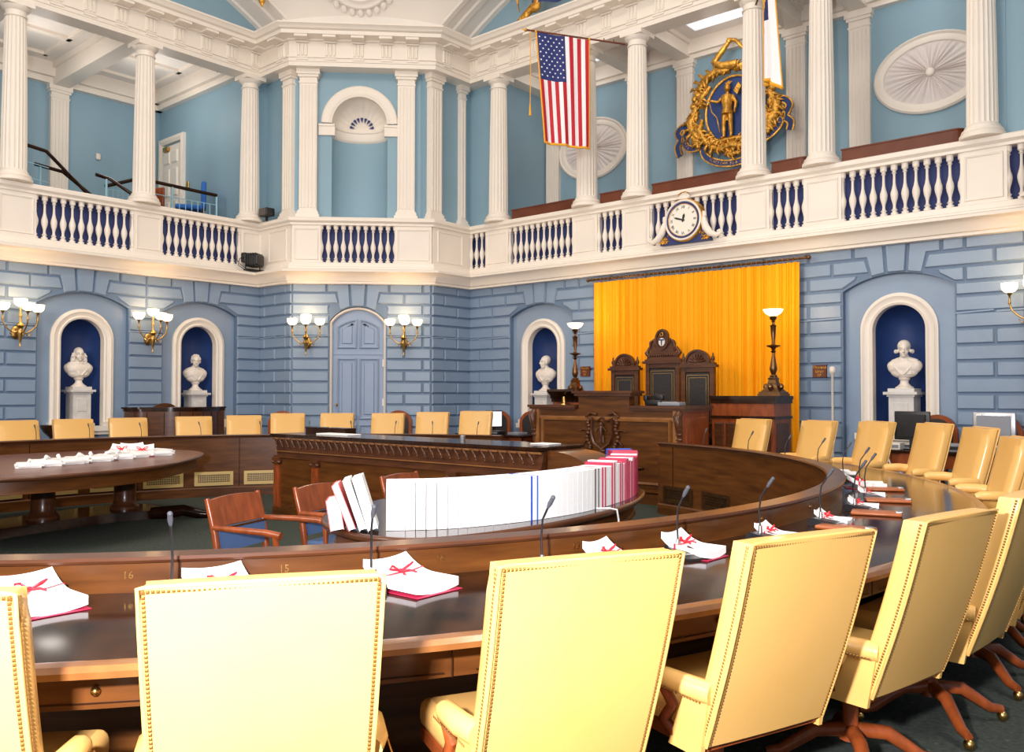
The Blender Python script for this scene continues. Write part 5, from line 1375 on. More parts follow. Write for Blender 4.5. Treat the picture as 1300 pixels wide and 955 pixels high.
# ------------------------------------------------------------------ microphones
def mic(az, label, first=None, lean=.07, h=.24, rad=5.24):
    a = radians(az)
    if first is None:
        r = thing('desk_microphone', label, 'microphone', (rad * cos(a), rad * sin(a), .769), a, 'gooseneck desk microphones')
        mb = MB(); mb.prism([(-.07, 0), (.13, 0), (.13, .012), (.06, .032), (-.05, .045), (-.07, .03)], -.055, .055, 'xz'); mb.obj('base', 'black', r)
        mb = MB(); mb.tube([(-.02, 0, .04), (-.02, 0, .075)], [.012, .009], 8); mb.obj('chrome_collar', 'silver', r, 60)
        mb = MB(); mb.tube([(-.02, 0, .07), (-.025, 0, .15), (-.015, 0, .22), (.02, .004, .275)], .0045, 7); mb.obj('gooseneck', 'black', r, 60)
        mb = MB(); mb.tube([(.018, .004, .272), (.03, .006, .29), (.045, .009, .312)], [.006, .010, .009], 9); mb.ell((.047, .009, .315), .010, 8, 6); mb.obj('mic_head', 'micgrey', r, 60)
        mb = MB(); mb.box(.075, .095, -.04, .04, .022, .026, T=Matrix.Rotation(.0, 4, 'Y')); mb.obj('buttons', 'silver', r)
        return reg(r)
    return dup(first, (rad * cos(a), rad * sin(a), .769), a + random.uniform(-.25, .25), label)
ML = [(-44.6, 'gooseneck microphone at the left edge beside the near paper bundle'), (-37.3, 'gooseneck microphone above the left near chair, second bundle beside it'), (-29.6, 'gooseneck microphone before place number 15 at the right end of the near chair'),
      (-21.7, 'gooseneck microphone at the left corner of the second near chair'), (-13.6, 'gooseneck microphone behind the right corner of the second near chair'), (-6.6, 'gooseneck microphone left of the third near chair'),
      (1.2, 'gooseneck microphone above the third near chair'), (9.5, 'gooseneck microphone in the row on the right, beyond the third chair'), (17.5, 'gooseneck microphone on the right bend of the ring desk, nearer one'),
      (25.5, 'gooseneck microphone on the right bend amid the papers'), (33.5, 'gooseneck microphone leaning over the white papers at the far right bend'), (41.5, 'gooseneck microphone before the third far right chair'),
      (50, 'gooseneck microphone before the white wall pole'), (58.5, 'gooseneck microphone in front of the second far right chair'), (68, 'gooseneck microphone in front of the chair nearest the rostrum'),
      (181.5, 'gooseneck microphone before the leftmost far chair'), (174, 'gooseneck microphone before the second far chair from the left'), (166.5, 'gooseneck microphone before the third far chair from the left'),
      (157.5, 'gooseneck microphone before the far chair at the curved side desk'), (148, 'gooseneck microphone between the fifth and sixth far chairs'), (140, 'gooseneck microphone left of the far chair before the blue door'),
      (133, 'gooseneck microphone right of the far chair before the blue door'), (125.5, 'gooseneck microphone before the far chair right of the blue door'), (119, 'gooseneck microphone between the last two far chairs'), (111, 'gooseneck microphone beside the last far chair by the monitor')]
mic0 = None
for az, l in ML:
    if mic0 is None: mic0 = mic(az, l)
    else: mic(az, l, mic0)

# ------------------------------------------------------------------ ribbon-tied paper bundles on the ring desk
def bundle(az, label, first, rot=0.0, rad=5.26, curl=.05, side=.02):
    a = radians(az)
    if first is None:
        r = thing('paper_bundle', label, 'paper bundle', (rad * cos(a), rad * sin(a), .769), a + rot, 'paper bundles tied with red ribbon')
        def top(x, y): return curl * max(0, (-x + .02) / .15) ** 2 + .012 * (abs(y) / .11) ** 2
        mb = MB()
        nx, ny = 14, 8; vs = []
        for lay in (0, 1):
            for i in range(nx + 1):
                for j in range(ny + 1):
                    x = -.145 + .29 * i / nx; y = -.11 + .22 * j / ny; vs.append((x, y, (.003 if lay == 0 else .034) + top(x, y)))
        N1 = (nx + 1) * (ny + 1); fs = []
        for i in range(nx):
            for j in range(ny):
                k = i * (ny + 1) + j
                for o_ in (0, N1): fs.append((k + o_, k + ny + 1 + o_, k + ny + 2 + o_, k + 1 + o_))
        for i in range(nx):
            for j in (0, ny):
                k = i * (ny + 1) + j; fs.append((k, k + ny + 1, k + ny + 1 + N1, k + N1))
        for j in range(ny):
            for i in (0, nx):
                k = i * (ny + 1) + j; fs.append((k, k + 1, k + 1 + N1, k + N1))
        mb.add(vs, fs); mb.obj('papers', 'paper', r, 40)
        mb = MB(); mb.add([(-.15, -.115, .001), (.16, -.115, .001), (.16, .115, .001), (-.15, .115, .001), (-.15, -.115, .004), (.16, -.115, .004), (.16, .115, .004), (-.15, .115, .004)], [(0, 1, 2, 3), (4, 5, 6, 7), (0, 1, 5, 4), (1, 2, 6, 5), (2, 3, 7, 6), (3, 0, 4, 7)]); mb.obj('cover_sheet', 'crimson', r)
        mb = MB(); x0 = -.055; zt = .037 + top(x0, 0)
        mb.sweep([(-.11, .0), (-.112, zt + .008), (-.06, zt + .0), (0, zt + .002), (.06, zt + 0), (.112, zt + .008), (.11, 0)], [(0, x0 - .006), (0, x0 + .006), (.002, x0 + .006), (.002, x0 - .006)], T=Matrix(((0, 1, 0, 0), (1, 0, 0, 0), (0, 0, 1, 0), (0, 0, 0, 1))), plane='xz')
        for s in (-1, 1):
            mb.tube([(x0, 0, zt + .006), (x0 + .02 * s, s * .025, zt + .028), (x0 + .01, s * .052, zt + .034), (x0 - .012, s * .045, zt + .018), (x0, 0, zt + .008)], .0045, 6)
            mb.tube([(x0, 0, zt + .006), (x0 + .03, s * .02, zt + .012), (x0 + .055, s * .032, zt + .006)], .004, 6)
        mb.ell((x0, 0, zt + .008), .009, 8, 6); mb.obj('red_ribbon', 'red', r, 60)
        return reg(r)
    return dup(first, (rad * cos(a), rad * sin(a), .769), a + rot, label)
BL = [(-42.0, 'white paper bundle with red bow nearest the left edge of the ring desk', .75), (-35.2, 'white paper bundle with red bow peeking over the left near chair', .45), (-28.0, 'white paper bundle with red bow at the right corner of the left near chair', .5),
      (-17.9, 'rolled white papers with red bow behind the top edge of the second near chair', .3), (-12.9, 'white papers with red ribbon at the right corner of the second near chair', .2), (-5.6, 'white papers with red ribbon behind the left corner of the third near chair', .1),
      (2.2, 'papers with red ribbon on the desk above the third near chair', .1), (10.4, 'papers with red ribbon at the right side place beyond the third chair', .1), (18.0, 'paper bundle on the right bend of the ring desk', .0),
      (25.8, 'broad white paper bundle on the right bend in the cluster of microphones', .0), (37.5, 'paper bundle farther along the right bend', 0.0), (44.0, 'farthest paper bundle on the right bend of the desk', 0.0)]
b0 = None
for az, l, rt_ in BL:
    if b0 is None: b0 = bundle(az, l, None, rt_)
    else:
        q_ = bundle(az, l, b0, rt_)
        if -6 < az < 20: q_.scale = (.62, .62, .8)
        elif -20 < az < -10: q_.scale = (.8, .8, 1)
# brown folders with metal clip
M['woodorange'] = mat('orange_brown_leather', (.36, .095, .025), .35, var=.15)
def folder(az, label, first):
    a = radians(az); rad = 5.36
    if first is None:
        r = thing('desk_folder', label, 'folder', (rad * cos(a), rad * sin(a), .769), a, 'brown leather folders on the right of the ring desk')
        mb = MB(); mb.rbox(-.12, .17, .05, .20, 0, .022, .01); mb.obj('folder_cover', 'woodorange', r, 40)
        mb = MB(); mb.rbox(.13, .175, .10, .15, .012, .030, .008); mb.obj('metal_clip', 'silver', r, 40)
        return reg(r)
    return dup(first, (rad * cos(a), rad * sin(a), .769), a + .15, label)
f0_ = None
for az, l in ((-1.0, 'brown leather folder beside the microphone above the third near chair'), (6.8, 'brown leather folder second along the right bend'), (14.6, 'brown leather folder third along the right bend'), (22.6, 'brown leather folder fourth along the right bend'), (53.5, 'brown folder at the far right bend below the microphones')):
    if f0_ is None: f0_ = folder(az, l, None)
    else: folder(az, l, f0_)

# ------------------------------------------------------------------ yellow leather chairs
RC = 6.02                       # radius of the seat pivot
def make_chair(label, az):
    """local +x points away from the table; origin on the floor; back top at x=+.33, z=1.09"""
    a = radians(az)
    r = thing('leather_armchair', label, 'chair', (RC * cos(a), RC * sin(a), 0), a, 'yellow leather armchairs around the ring desk')
    W2 = .277; z0, z1 = .40, 1.062; x0, x1 = .125, .335; TH = .075
    def xb(z): t = (z - z0) / (z1 - z0); return x0 + (x1 - x0) * t + .012 * sin(pi * t)
    # back : padded slab, front face toward the table
    mb = MB(); nz, ny = 18, 16; vs = []; fs = []
    prof = []
    rings = []
    for k in range(nz + 1):
        t = k / nz; z = z0 + (z1 - z0) * t; w = W2 - .012 * (1 - t) ; e = min(1, (1 - t) * 12) ; e2 = min(1, t * 12)
        rnd = .016 * (1 - e) ; ring = []
        x = xb(z); th = TH
        for (yy, xx) in ((-w + rnd, -th * .5), (-w * .97, -th * .5 - .010), (-w * .6, -th * .5 - .018), (0, -th * .5 - .022), (w * .6, -th * .5 - .018), (w * .97, -th * .5 - .010), (w - rnd, -th * .5),
                         (w - rnd + .004, -th * .2), (w - rnd + .004, th * .30), (w - rnd, th * .5), (w * .6, th * .5 + .004), (0, th * .5 + .006), (-w * .6, th * .5 + .004), (-w + rnd, th * .5), (-w + rnd - .004, th * .30), (-w + rnd - .004, -th * .2)):
            ring.append((x + xx, yy, z))
        rings.append(ring)
    m_ = len(rings[0])
    for ring in rings: vs += ring
    for k in range(nz):
        for i in range(m_): j = (i + 1) % m_; fs.append((k * m_ + i, k * m_ + j, (k + 1) * m_ + j, (k + 1) * m_ + i))
    cx_ = sum(p[0] for p in rings[-1]) / m_
    vs.append((cx_, 0, z1 + .006)); T_ = len(vs) - 1
    for i in range(m_): fs.append((nz * m_ + i, nz * m_ + (i + 1) % m_, T_))
    vs.append((xb(z0), 0, z0)); B_ = len(vs) - 1
    for i in range(m_): fs.append((i, (i + 1) % m_, B_))
    mb.add(vs, fs); mb.obj('backrest', 'leather', r, 50)
    # piping
    mb = MB(); pts = [(xb(z0) + TH * .5, -W2 + .012, z0)] + [(xb(z0 + (z1 - z0) * k / 14) + TH * .5, -W2 + .012 * (1 - k / 14), z0 + (z1 - z0) * k / 14) for k in range(15)]
    top = [(xb(z1) + TH * .5, -W2 + .02 + (2 * W2 - .04) * k / 10, z1 + .003) for k in range(11)]
    rt_ = [(x, -y, z) for x, y, z in reversed(pts[1:])]
    mb.tube(pts[1:] + top + rt_, .0055, 6); mb.obj('piping', 'leather', r, 60)
    # brass nails along the rear edge of the sides and the top
    mb = MB()
    def nail(x, y, z, n):
        u = .0042
        if n == 'y': mb.add([(x - u, y, z - u), (x + u, y, z - u), (x + u, y, z + u), (x - u, y, z + u), (x, y + (u if y > 0 else -u) * .8, z)], [(0, 1, 4), (1, 2, 4), (2, 3, 4), (3, 0, 4), (0, 1, 2, 3)])
        elif n == 'x': mb.add([(x, y - u, z - u), (x, y + u, z - u), (x, y + u, z + u), (x, y - u, z + u), (x + u * .8, y, z)], [(0, 1, 4), (1, 2, 4), (2, 3, 4), (3, 0, 4), (0, 1, 2, 3)])
    N_ = 58
    for k in range(N_ + 1):
        z = z0 + .01 + (z1 - z0 - .02) * k / N_; t = (z - z0) / (z1 - z0)
        for s in (-1, 1):
            nail(xb(z) + TH * .28, s * (W2 - .012 * (1 - t) + .0045), z, 'y')
            nail(xb(z) + TH * .5 + .003, s * (W2 - .012 * (1 - t) - .012), z, 'x')
    for k in range(1, 50): nail(xb(z1) + TH * .5 + .001, -W2 + 2 * W2 * k / 50, z1 - .008, 'x')
    o = mb.obj('nailhead_trim', 'nail', r)
    tag(o, kind='stuff')
    mb = MB(); mb.rbox(-.36, .15, -.270, .270, .41, .505, .035); mb.obj('seat', 'leather', r, 50)
    mb = MB(); mb.box(-.34, .14, -.265, .265, .375, .415); mb.obj('seat_rail', 'woodred', r)
    for s in (-1, 1):
        mb = MB(); mb.tube([(.19, s * .262, .575), (.12, s * .285, .58), (.0, s * .292, .58), (-.035, s * .292, .575)], [.036, .036, .033, .022], 10)
        arm = mb.obj('arm', 'leather', r, 60)
        mb = MB(); mb.tube([(-.01, s * .29, .55), (.03, s * .285, .50), (-.02, s * .275, .44), (.02, s * .26, .40)], [.018, .02, .024, .022], 8); mb.obj('arm_support', 'woodred', arm, 60)
        mb = MB()
        for k in range(16): x = -.02 + .20 * k / 15; u = .004; mb.add([(x - u, s * .322, .560 - u), (x + u, s * .322, .560 - u), (x + u, s * .322, .560 + u), (x - u, s * .322, .560 + u), (x, s * .326, .560)], [(0, 1, 4), (1, 2, 4), (2, 3, 4), (3, 0, 4), (0, 1, 2, 3)])
        mb.obj('arm_nails', 'nail', arm)
        # skirt wing joining arm and back, seen from behind
        mb = MB(); mb.prism([(.0, .365), (.15, .365), (.195, .60), (.10, .60)], s * .262, s * .280); mb.obj('side_wing', 'leather', r)
    mb = MB(); mb.tube([(-.08, 0, .38), (-.08, 0, .20), (-.08, 0, .12)], [.04, .03, .045], 12); mb.obj('pedestal', 'woodred', r, 50)
    for q in range(4):
        c_, s_ = cos(pi / 4 + q * pi / 2), sin(pi / 4 + q * pi / 2)
        mb = MB(); mb.tube([(-.08, 0, .16), (-.08 + .14 * c_, .14 * s_, .15), (-.08 + .27 * c_, .27 * s_, .065), (-.08 + .33 * c_, .33 * s_, .055)], [.03, .03, .024, .018], 8)
        leg = mb.obj('leg', 'woodred', r, 60)
        mb = MB(); mb.ell((-.08 + .33 * c_, .33 * s_, .025), (.025, .018, .025), 8, 6); mb.obj('caster', 'brass', leg, 60)
    return reg(r)
CH = [(-40.9, 1.0, 'yellow leather armchair cut off by the left picture edge, nearest row'), (-33.7, 1.0, 'large pale yellow leather armchair in the foreground left of centre, back square to the viewer'), (-26.1, 1.0, 'large pale yellow leather armchair in the foreground centre, its top edge rising to the left'),
      (-18.9, 1.0, 'yellow leather armchair in the foreground right of centre, third of the near backs'), (-11.3, 1.0, 'yellow leather armchair fourth of the near backs, with its side nails and arm visible'), (-4.0, 1.02, 'yellow leather armchair fifth of the near backs, cut by the right edge'),
      (3.6, 1.02, 'yellow leather armchair only a corner of which shows at the lower right edge'), (11.2, 1.03, 'yellow leather armchair beyond the right edge with its arms seen between the near backs'), (18.6, 1.05, 'yellow leather armchair hidden behind the near backs at right, arms showing'),
      (26.2, 1.11, 'yellow leather armchair at the right edge, behind the dark monitor stand'), (33.4, 1.15, 'yellow leather armchair in front of the grey-framed monitor'), (41.6, 1.155, 'yellow leather armchair right of the black monitor'),
      (51.2, 1.14, 'yellow leather armchair in front of the right bust niche'), (60.5, 1.12, 'yellow leather armchair right of the curtain before the wall plaque'), (71.0, 1.11, 'yellow leather armchair in front of the right podium, nearest the rostrum'),
      (179.8, 1.05, 'far yellow leather armchair at the left picture edge'), (173.0, 1.055, 'far yellow leather armchair under the long-haired bust'), (166.0, 1.06, 'far yellow leather armchair left of the curved side desk'),
      (157.2, 1.07, 'far yellow leather armchair in front of the curved side desk'), (150.2, 1.08, 'far yellow leather armchair right of the curved side desk'), (143.9, 1.11, 'far yellow leather armchair left of the arched blue door under the left bay sconce'),
      (136.6, 1.11, 'far yellow leather armchair before the left half of the arched blue door'), (128.9, 1.11, 'far yellow leather armchair just right of the arched blue door'), (122.0, 1.13, 'far yellow leather armchair second from the right in the far row'),
      (115.2, 1.15, 'far yellow leather armchair at the right end of the far row beside the monitor'), (-48.3, 1.0, 'yellow leather armchair beyond the left picture edge')]
ch0 = None
for az, k, l in CH:
    if ch0 is None: ch0 = make_chair(l, az)
    else: dup(ch0, (RC * cos(radians(az)), RC * sin(radians(az)), 0), radians(az), l, scale=(1, 1, k), arm=(.10 if k > 1.06 else 0.0))

# ------------------------------------------------------------------ book table
def smooth_closed(P, per=6):
    n = len(P); out = []
    for i in range(n):
        p0, p1, p2, p3 = P[i - 1], P[i], P[(i + 1) % n], P[(i + 2) % n]
        for k in range(per):
            t = k / per
            out.append(tuple(.5 * (2 * p1[c] + (p2[c] - p0[c]) * t + (2 * p0[c] - 5 * p1[c] + 4 * p2[c] - p3[c]) * t * t + (3 * p1[c] - p0[c] - 3 * p2[c] + p3[c]) * t ** 3) for c in (0, 1)))
    return out
TP = smooth_closed([(2.62, -1.30), (3.00, -1.62), (3.45, -1.74), (3.80, -1.62), (3.95, -1.15), (3.96, -.50), (3.86, .15), (3.68, .66), (3.42, 1.10), (3.05, 1.38), (2.65, 1.40), (2.38, 1.05), (2.34, .3), (2.34, -.5), (2.52, -1.0)])
def table_shape(root, P, ztop, m_top='wooddark'):
    mb = MB(); mb.prism(P, ztop - .035, ztop, 'xy'); mb.obj('tabletop', m_top, root, 40)
    mb = MB(); mb.sweep(P, [(.02, ztop - .035), (0, ztop + .001), (-.012, ztop - .004), (-.018, ztop - .018), (-.010, ztop - .034), (.0, ztop - .042), (.02, ztop - .045)], closed=True); mb.obj('edge_moulding', 'wood', root, 50)
    I = inset(P, .07)
    mb = MB(); mb.sweep(I, [(0, ztop - .15), (0, ztop - .035), (.02, ztop - .035), (.02, ztop - .15)], closed=True); mb.sweep(I, [(-.012, ztop - .165), (-.012, ztop - .145), (.02, ztop - .145), (.02, ztop - .165)], closed=True); mb.obj('apron', 'woodx', root, 40)
    return I
r = thing('book_table', 'rounded mahogany table carrying the long row of white books', 'table', (0, 0, 0))
I = table_shape(r, TP, .76)
mb = MB(); J = inset(TP, .22); mb.prism(J, 0, .10, 'xy'); mb.obj('plinth', 'wooddark', r, 30)
for (x, y) in ((3.15, -1.05), (3.2, .7)):
    mb = MB(); mb.lathe([(.20, .10), (.20, .14), (.14, .17), (.125, .22), (.125, .55), (.15, .58), (.17, .61)], 24, T=Matrix.Translation((x, y, 0))); mb.obj('leg', 'wood', r, 40)
mb = MB(); mb.ell((3.905, -.55, .66), (.014, .012, .012), 8, 6); mb.obj('knob', 'brass', r)
mb = MB(); pts = [(3.84, -.12, .766), (3.91, -.06, .768), (3.932, -.01, .755), (3.925, .02, .68), (3.91, .03, .60)]; mb.tube(pts, .006, 6); o = mb.obj('hanging_cord', 'paper', r); o['label'] = 'thin white cord hanging over the edge'

# books along the outer edge
ctr = [(3.42, -1.53), (3.62, -1.27), (3.74, -.86), (3.77, -.40), (3.72, 0.0), (3.62, .40), (3.47, .76), (3.28, 1.06), (3.10, 1.22)]
cp = spl(ctr, 14); acc = [0]
for i in range(1, len(cp)): acc.append(acc[-1] + hypot(cp[i][0] - cp[i - 1][0], cp[i][1] - cp[i - 1][1]))
def at(s_):
    for i in range(1, len(cp)):
        if acc[i] >= s_:
            t = (s_ - acc[i - 1]) / (acc[i] - acc[i - 1]); x = cp[i - 1][0] + (cp[i][0] - cp[i - 1][0]) * t; y = cp[i - 1][1] + (cp[i][1] - cp[i - 1][1]) * t
            return x, y, atan2(cp[i][1] - cp[i - 1][1], cp[i][0] - cp[i - 1][0])
    return cp[-1][0], cp[-1][1], atan2(cp[-1][1] - cp[-2][1], cp[-1][0] - cp[-2][0])
def make_book(label, w, h, cover, loc, rz, d=.19):
    """local x = thickness, -y = page side seen (fore edge)"""
    r = thing('book', label, 'book', loc, rz, 'white-edged books in the row on the round table')
    cv = .0012 if cover == 'paper' else (.009 if cover == 'crimson' else .006)
    mb = MB(); mb.box(-w / 2 + cv, w / 2 - cv, -d - .0035, 0 - .002, .001, h - .002); mb.obj('pages', 'paper', r)
    mb = MB(); mb.box(-w / 2, -w / 2 + cv, -d - (.003 if cover == 'paper' else .009), .003, 0, h); mb.box(w / 2 - cv, w / 2, -d - (.003 if cover == 'paper' else .009), .003, 0, h); mb.box(-w / 2, w / 2, 0, .004, 0, h); mb.obj('cover', cover, r)
    return reg(r)
protos = {}
def book(label, w, cover, loc, rz, h=.262, d=.19):
    key = (w, cover, h)
    if key not in protos: protos[key] = make_book(label, w, h, cover, loc, rz, d); return protos[key]
    return dup(protos[key], loc, rz, label)
Lr = acc[-1]; s_ = .0; i = 0; NB = 0
ORD = ['first', 'second', 'third', 'fourth', 'fifth', 'sixth', 'seventh', 'eighth', 'ninth', 'tenth', 'eleventh', 'twelfth', 'thirteenth', 'fourteenth', 'fifteenth', 'sixteenth', 'seventeenth', 'eighteenth', 'nineteenth', 'twentieth',
       'twenty-first', 'twenty-second', 'twenty-third', 'twenty-fourth', 'twenty-fifth', 'twenty-sixth', 'twenty-seventh', 'twenty-eighth', 'twenty-ninth', 'thirtieth']
def ordn(k):
    if k < 30: return ORD[k]
    t = {3: 'thirty', 4: 'forty', 5: 'fifty', 6: 'sixty', 7: 'seventy'}[(k + 1) // 10]
    u = (k + 1) % 10
    if u == 0: return {3: 'thirtieth', 4: 'fortieth', 5: 'fiftieth', 6: 'sixtieth', 7: 'seventieth'}[(k + 1) // 10]
    return t + '-' + ORD[u - 1]
while s_ < Lr - .05:
    fr = s_ / Lr
    w = .052; cover = 'paper'
    if fr > .66: w = .044
    if .27 < fr < .284: cover = 'bookblue'; w = .052
    if i == 28: cover = 'bookgrey'
    if (fr > .47 and i % 3 == 0) or (fr > .62 and i % 2 == 0): cover = 'crimson'
    if fr > .84: cover = 'crimson'
    if fr > .96: cover = 'bookblue'
    h = .262 if fr < .55 else (.268, .275, .262, .282, .29)[i % 5]
    if fr > .85: h += .012
    x, y, a = at(s_ + w / 2 + .001)
    lab = 'white book, %s from the left end of the long upright row' % ordn(i)
    if cover == 'crimson': lab = 'crimson-covered book, %s from the left end of the long upright row' % ordn(i)
    if cover == 'bookblue': lab = 'blue-covered book, %s from the left end of the long upright row' % ordn(i)
    if cover == 'bookgrey': lab = 'dark grey book, %s from the left end of the long upright row' % ordn(i)
    # page side faces outwards (to the right of travel)
    ox, oy = .095 * sin(a), -.095 * cos(a)
    book(lab, w, cover, (x + ox * -1.0, y + oy * -1.0, .761), a, h)
    s_ += w + .0006; i += 1
NB = i
# leaning books at the left end
def lean_book(label, w, h, d, cover, loc, rz, tilt, m2='paper'):
    r = thing('book', label, 'book', loc, rz, None); r.rotation_euler = (0, tilt, rz)
    mb = MB(); mb.box(-w / 2 + .004, w / 2 - .004, -d, -.002, .004, h - .004); mb.obj('pages', m2, r)
    mb = MB(); mb.box(-w / 2, -w / 2 + .004, -d - .004, .004, 0, h); mb.box(w / 2 - .004, w / 2, -d - .004, .004, 0, h); mb.box(-w / 2, w / 2, 0, .006, 0, h); mb.obj('cover', cover, r)
A_ = radians(48)
def lp(k, off=0): return (3.45 - .735 * 0 - k * cos(A_) * 1.0 + off, -1.50 - k * sin(A_) * 1.0, .762)
lean_book('tall pale book with grey spine leaning against the upright row', .055, .295, .20, 'paper', (3.345, -1.55, .775), A_, -.30)
lean_book('white book leaning second from the end of the row', .04, .285, .20, 'paper', (3.305, -1.585, .775), A_, -.33)
lean_book('coral red covered book leaning outermost at the left end of the row', .04, .26, .20, 'coral', (3.265, -1.625, .775), A_, -.37)
lean_book('short white book with red page line lying against the leaning books', .075, .17, .19, 'coral', (3.18, -1.66, .766), A_, -.16)
# blue-seated armchairs at the book table
def arm_chair(label, x, y, rz, z=1.0):
    r = thing('wooden_armchair', label, 'chair', (x, y, 0), rz, None)
    # faces +x
    mb = MB(); mb.rbox(-.24, .24, -.25, .25, .42, .47, .02); mb.obj('seat', 'seatblue', r, 50)
    mb = MB(); mb.box(-.25, .25, -.26, .26, .375, .42); mb.obj('seat_rail', 'woodred', r)
    mb = MB(); mb.box(.245, .256, -.255, .255, .418, .432); mb.obj('nail_trim', 'brass', r)
    for s in (-1, 1):
        mb = MB(); mb.tube([(-.23, s * .24, 0), (-.24, s * .245, .42), (-.27, s * .25, .62), (-.33, s * .255, .84)], [.018, .024, .022, .018], 8); mb.obj('back_post', 'woodred', r, 60)
        mb = MB(); mb.tube([(-.28, s * .255, .66), (-.05, s * .285, .66), (.14, s * .285, .655), (.24, s * .28, .64)], [.018, .02, .022, .024], 8)
        mb.tube([(.20, s * .28, .64), (.21, s * .27, .52), (.20, s * .26, .40)], [.022, .016, .02], 8); mb.obj('arm', 'woodred', r, 60)
        mb = MB(); mb.lathe([(.016, 0), (.014, .05), (.028, .12), (.02, .2), (.03, .32), (.024, .40)], 10, T=Matrix.Translation((.22, s * .235, 0))); mb.obj('leg', 'woodred', r, 50)
    mb = MB(); n = 10
    def bk(a, b_):
        y = -.25 + .5 * a; z = .66 + .17 * b_; return (-.285 - .045 * b_ - .02 * sin(pi * a), y, z + .012 * sin(pi * a) * b_)
    vs = [bk(i / n, j) for i in range(n + 1) for j in (0, 1)]; vs2 = [(p[0] + .025, p[1], p[2]) for p in vs]; m_ = len(vs); fs = []
    for i in range(n):
        k = i * 2; fs += [(k, k + 2, k + 3, k + 1), (m_ + k, m_ + k + 1, m_ + k + 3, m_ + k + 2), (k + 1, k + 3, m_ + k + 3, m_ + k + 1), (k, m_ + k, m_ + k + 2, k + 2)]
    fs += [(0, 1, m_ + 1, m_), (2 * n, m_ + 2 * n, m_ + 2 * n + 1, 2 * n + 1)]
    mb.add(vs + vs2, fs); mb.obj('top_rail', 'woodred', r, 50)
    mb = MB(); mb.prism([(-.235, .50), (.235, .50), (.235, .655), (-.235, .655)], -.275, -.245, 'yz', T=Matrix.Rotation(-.0, 4, 'Y')); mb.obj('back_pad', 'seatblue', r)
    mb = MB(); mb.box(-.245, -.24, -.24, .24, .643, .657); mb.obj('gold_trim', 'brass', r)
    return r
arm_chair('red-brown wooden armchair with blue leather, nearest of those behind the book table', 2.27, -1.47, .36)
arm_chair('red-brown wooden armchair with blue leather tucked at the left end of the book table', 2.14, -.72, .30)
arm_chair('red-brown wooden armchair whose top rail shows above the white books', 1.98, .22, .25)

# ------------------------------------------------------------------ left pedestal table
LP = smooth_closed([(-1.50, -2.2), (-1.30, -1.7), (-1.30, -1.2), (-1.58, -.35), (-2.25, .42), (-2.90, .95), (-3.45, 1.14), (-4.05, 1.02), (-4.45, .62), (-4.55, .0), (-4.45, -.9), (-4.1, -1.9), (-3.4, -2.6), (-2.6, -2.85), (-1.9, -2.65)])
r = thing('pedestal_table', 'large oval mahogany table on round pedestals at the left with scattered bundles', 'table', (0, 0, 0))
table_shape(r, LP, .76, 'woodbench')
for (x, y) in ((-3.25, -.79), (-3.45, .23), (-2.75, -1.9)):
    mb = MB(); mb.lathe([(.17, .10), (.17, .13), (.14, .16), (.125, .20), (.125, .56), (.15, .60), (.17, .62)], 28, T=Matrix.Translation((x, y, 0))); mb.obj('leg', 'wood', r, 40)
mb = MB(); P_ = smooth_closed([(-2.6, -2.2), (-2.9, -.9), (-3.05, -.1), (-2.98, .45), (-3.3, .62), (-3.85, .55), (-3.95, .0), (-3.7, -.9), (-3.3, -2.2)]); mb.pad(P_, 0, .10, .03, 'xy'); mb.obj('plinth', 'wooddark', r, 30)
mb = MB()
for s in (0, 1): mb.tube([(-3.0, .35, .06), (-2.75, .62, .10), (-2.62, .78, .05), (-2.55, .86, .04)], [.08, .07, .06, .04], 9)
mb.obj('carved_foot', 'wooddark', r, 50)
def flat_papers():
    r = thing('paper_bundle', 'white paper bundle on the oval left table, nearest the left end', 'paper bundle', (-2.35, -1.28, .761), -.3, 'paper bundles on the oval left table')
    mb = MB()
    for i, (ox, oy, rz_) in enumerate(((0, 0, 0), (.01, .012, .10), (-.012, .008, -.08))):
        mb.box(-.15 + ox, .15 + ox, -.115 + oy, .115 + oy, .014 * i, .014 * i + .0135, T=Matrix.Rotation(rz_, 4, 'Z'))
    mb.obj('papers', 'paper', r)
    mb = MB(); mb.tube([(-.15, .05, .045), (-.10, .02, .06), (-.04, .0, .045)], [.012, .018, .006], 6); mb.obj('curled_corner', 'paper', r)
    return reg(r)
fp0 = None
k = 0
LB = [(-2.35, -1.28), (-2.45, -1.08), (-2.52, -.88), (-2.62, -.70), (-2.68, -.50), (-2.78, -.32), (-2.86, -.14), (-2.95, .04), (-3.0, .22), (-3.05, .40), (-3.3, .10), (-3.4, .32), (-3.35, .55)]
LN = ['nearest the left end', 'second from the left', 'third from the left', 'fourth from the left', 'fifth from the left', 'sixth from the left', 'seventh from the left', 'eighth from the left', 'ninth from the left', 'at the right end', 'behind, with upturned corner', 'behind, second upturned one', 'rearmost near the right end']
for (x, y), l in zip(LB, LN):
    if k == 0: fp0 = flat_papers(); k += 1; continue
    rr_ = dup(fp0 if k not in (8, 10, 11) else b0, (x, y, .761), radians(-15 + 23 * ((k * 7) % 5 - 2) / 2), 'white paper bundle on the oval left table, ' + l, 'paper bundles on the oval left table', scale=(1.2, 1.2, 1.3))
    k += 1

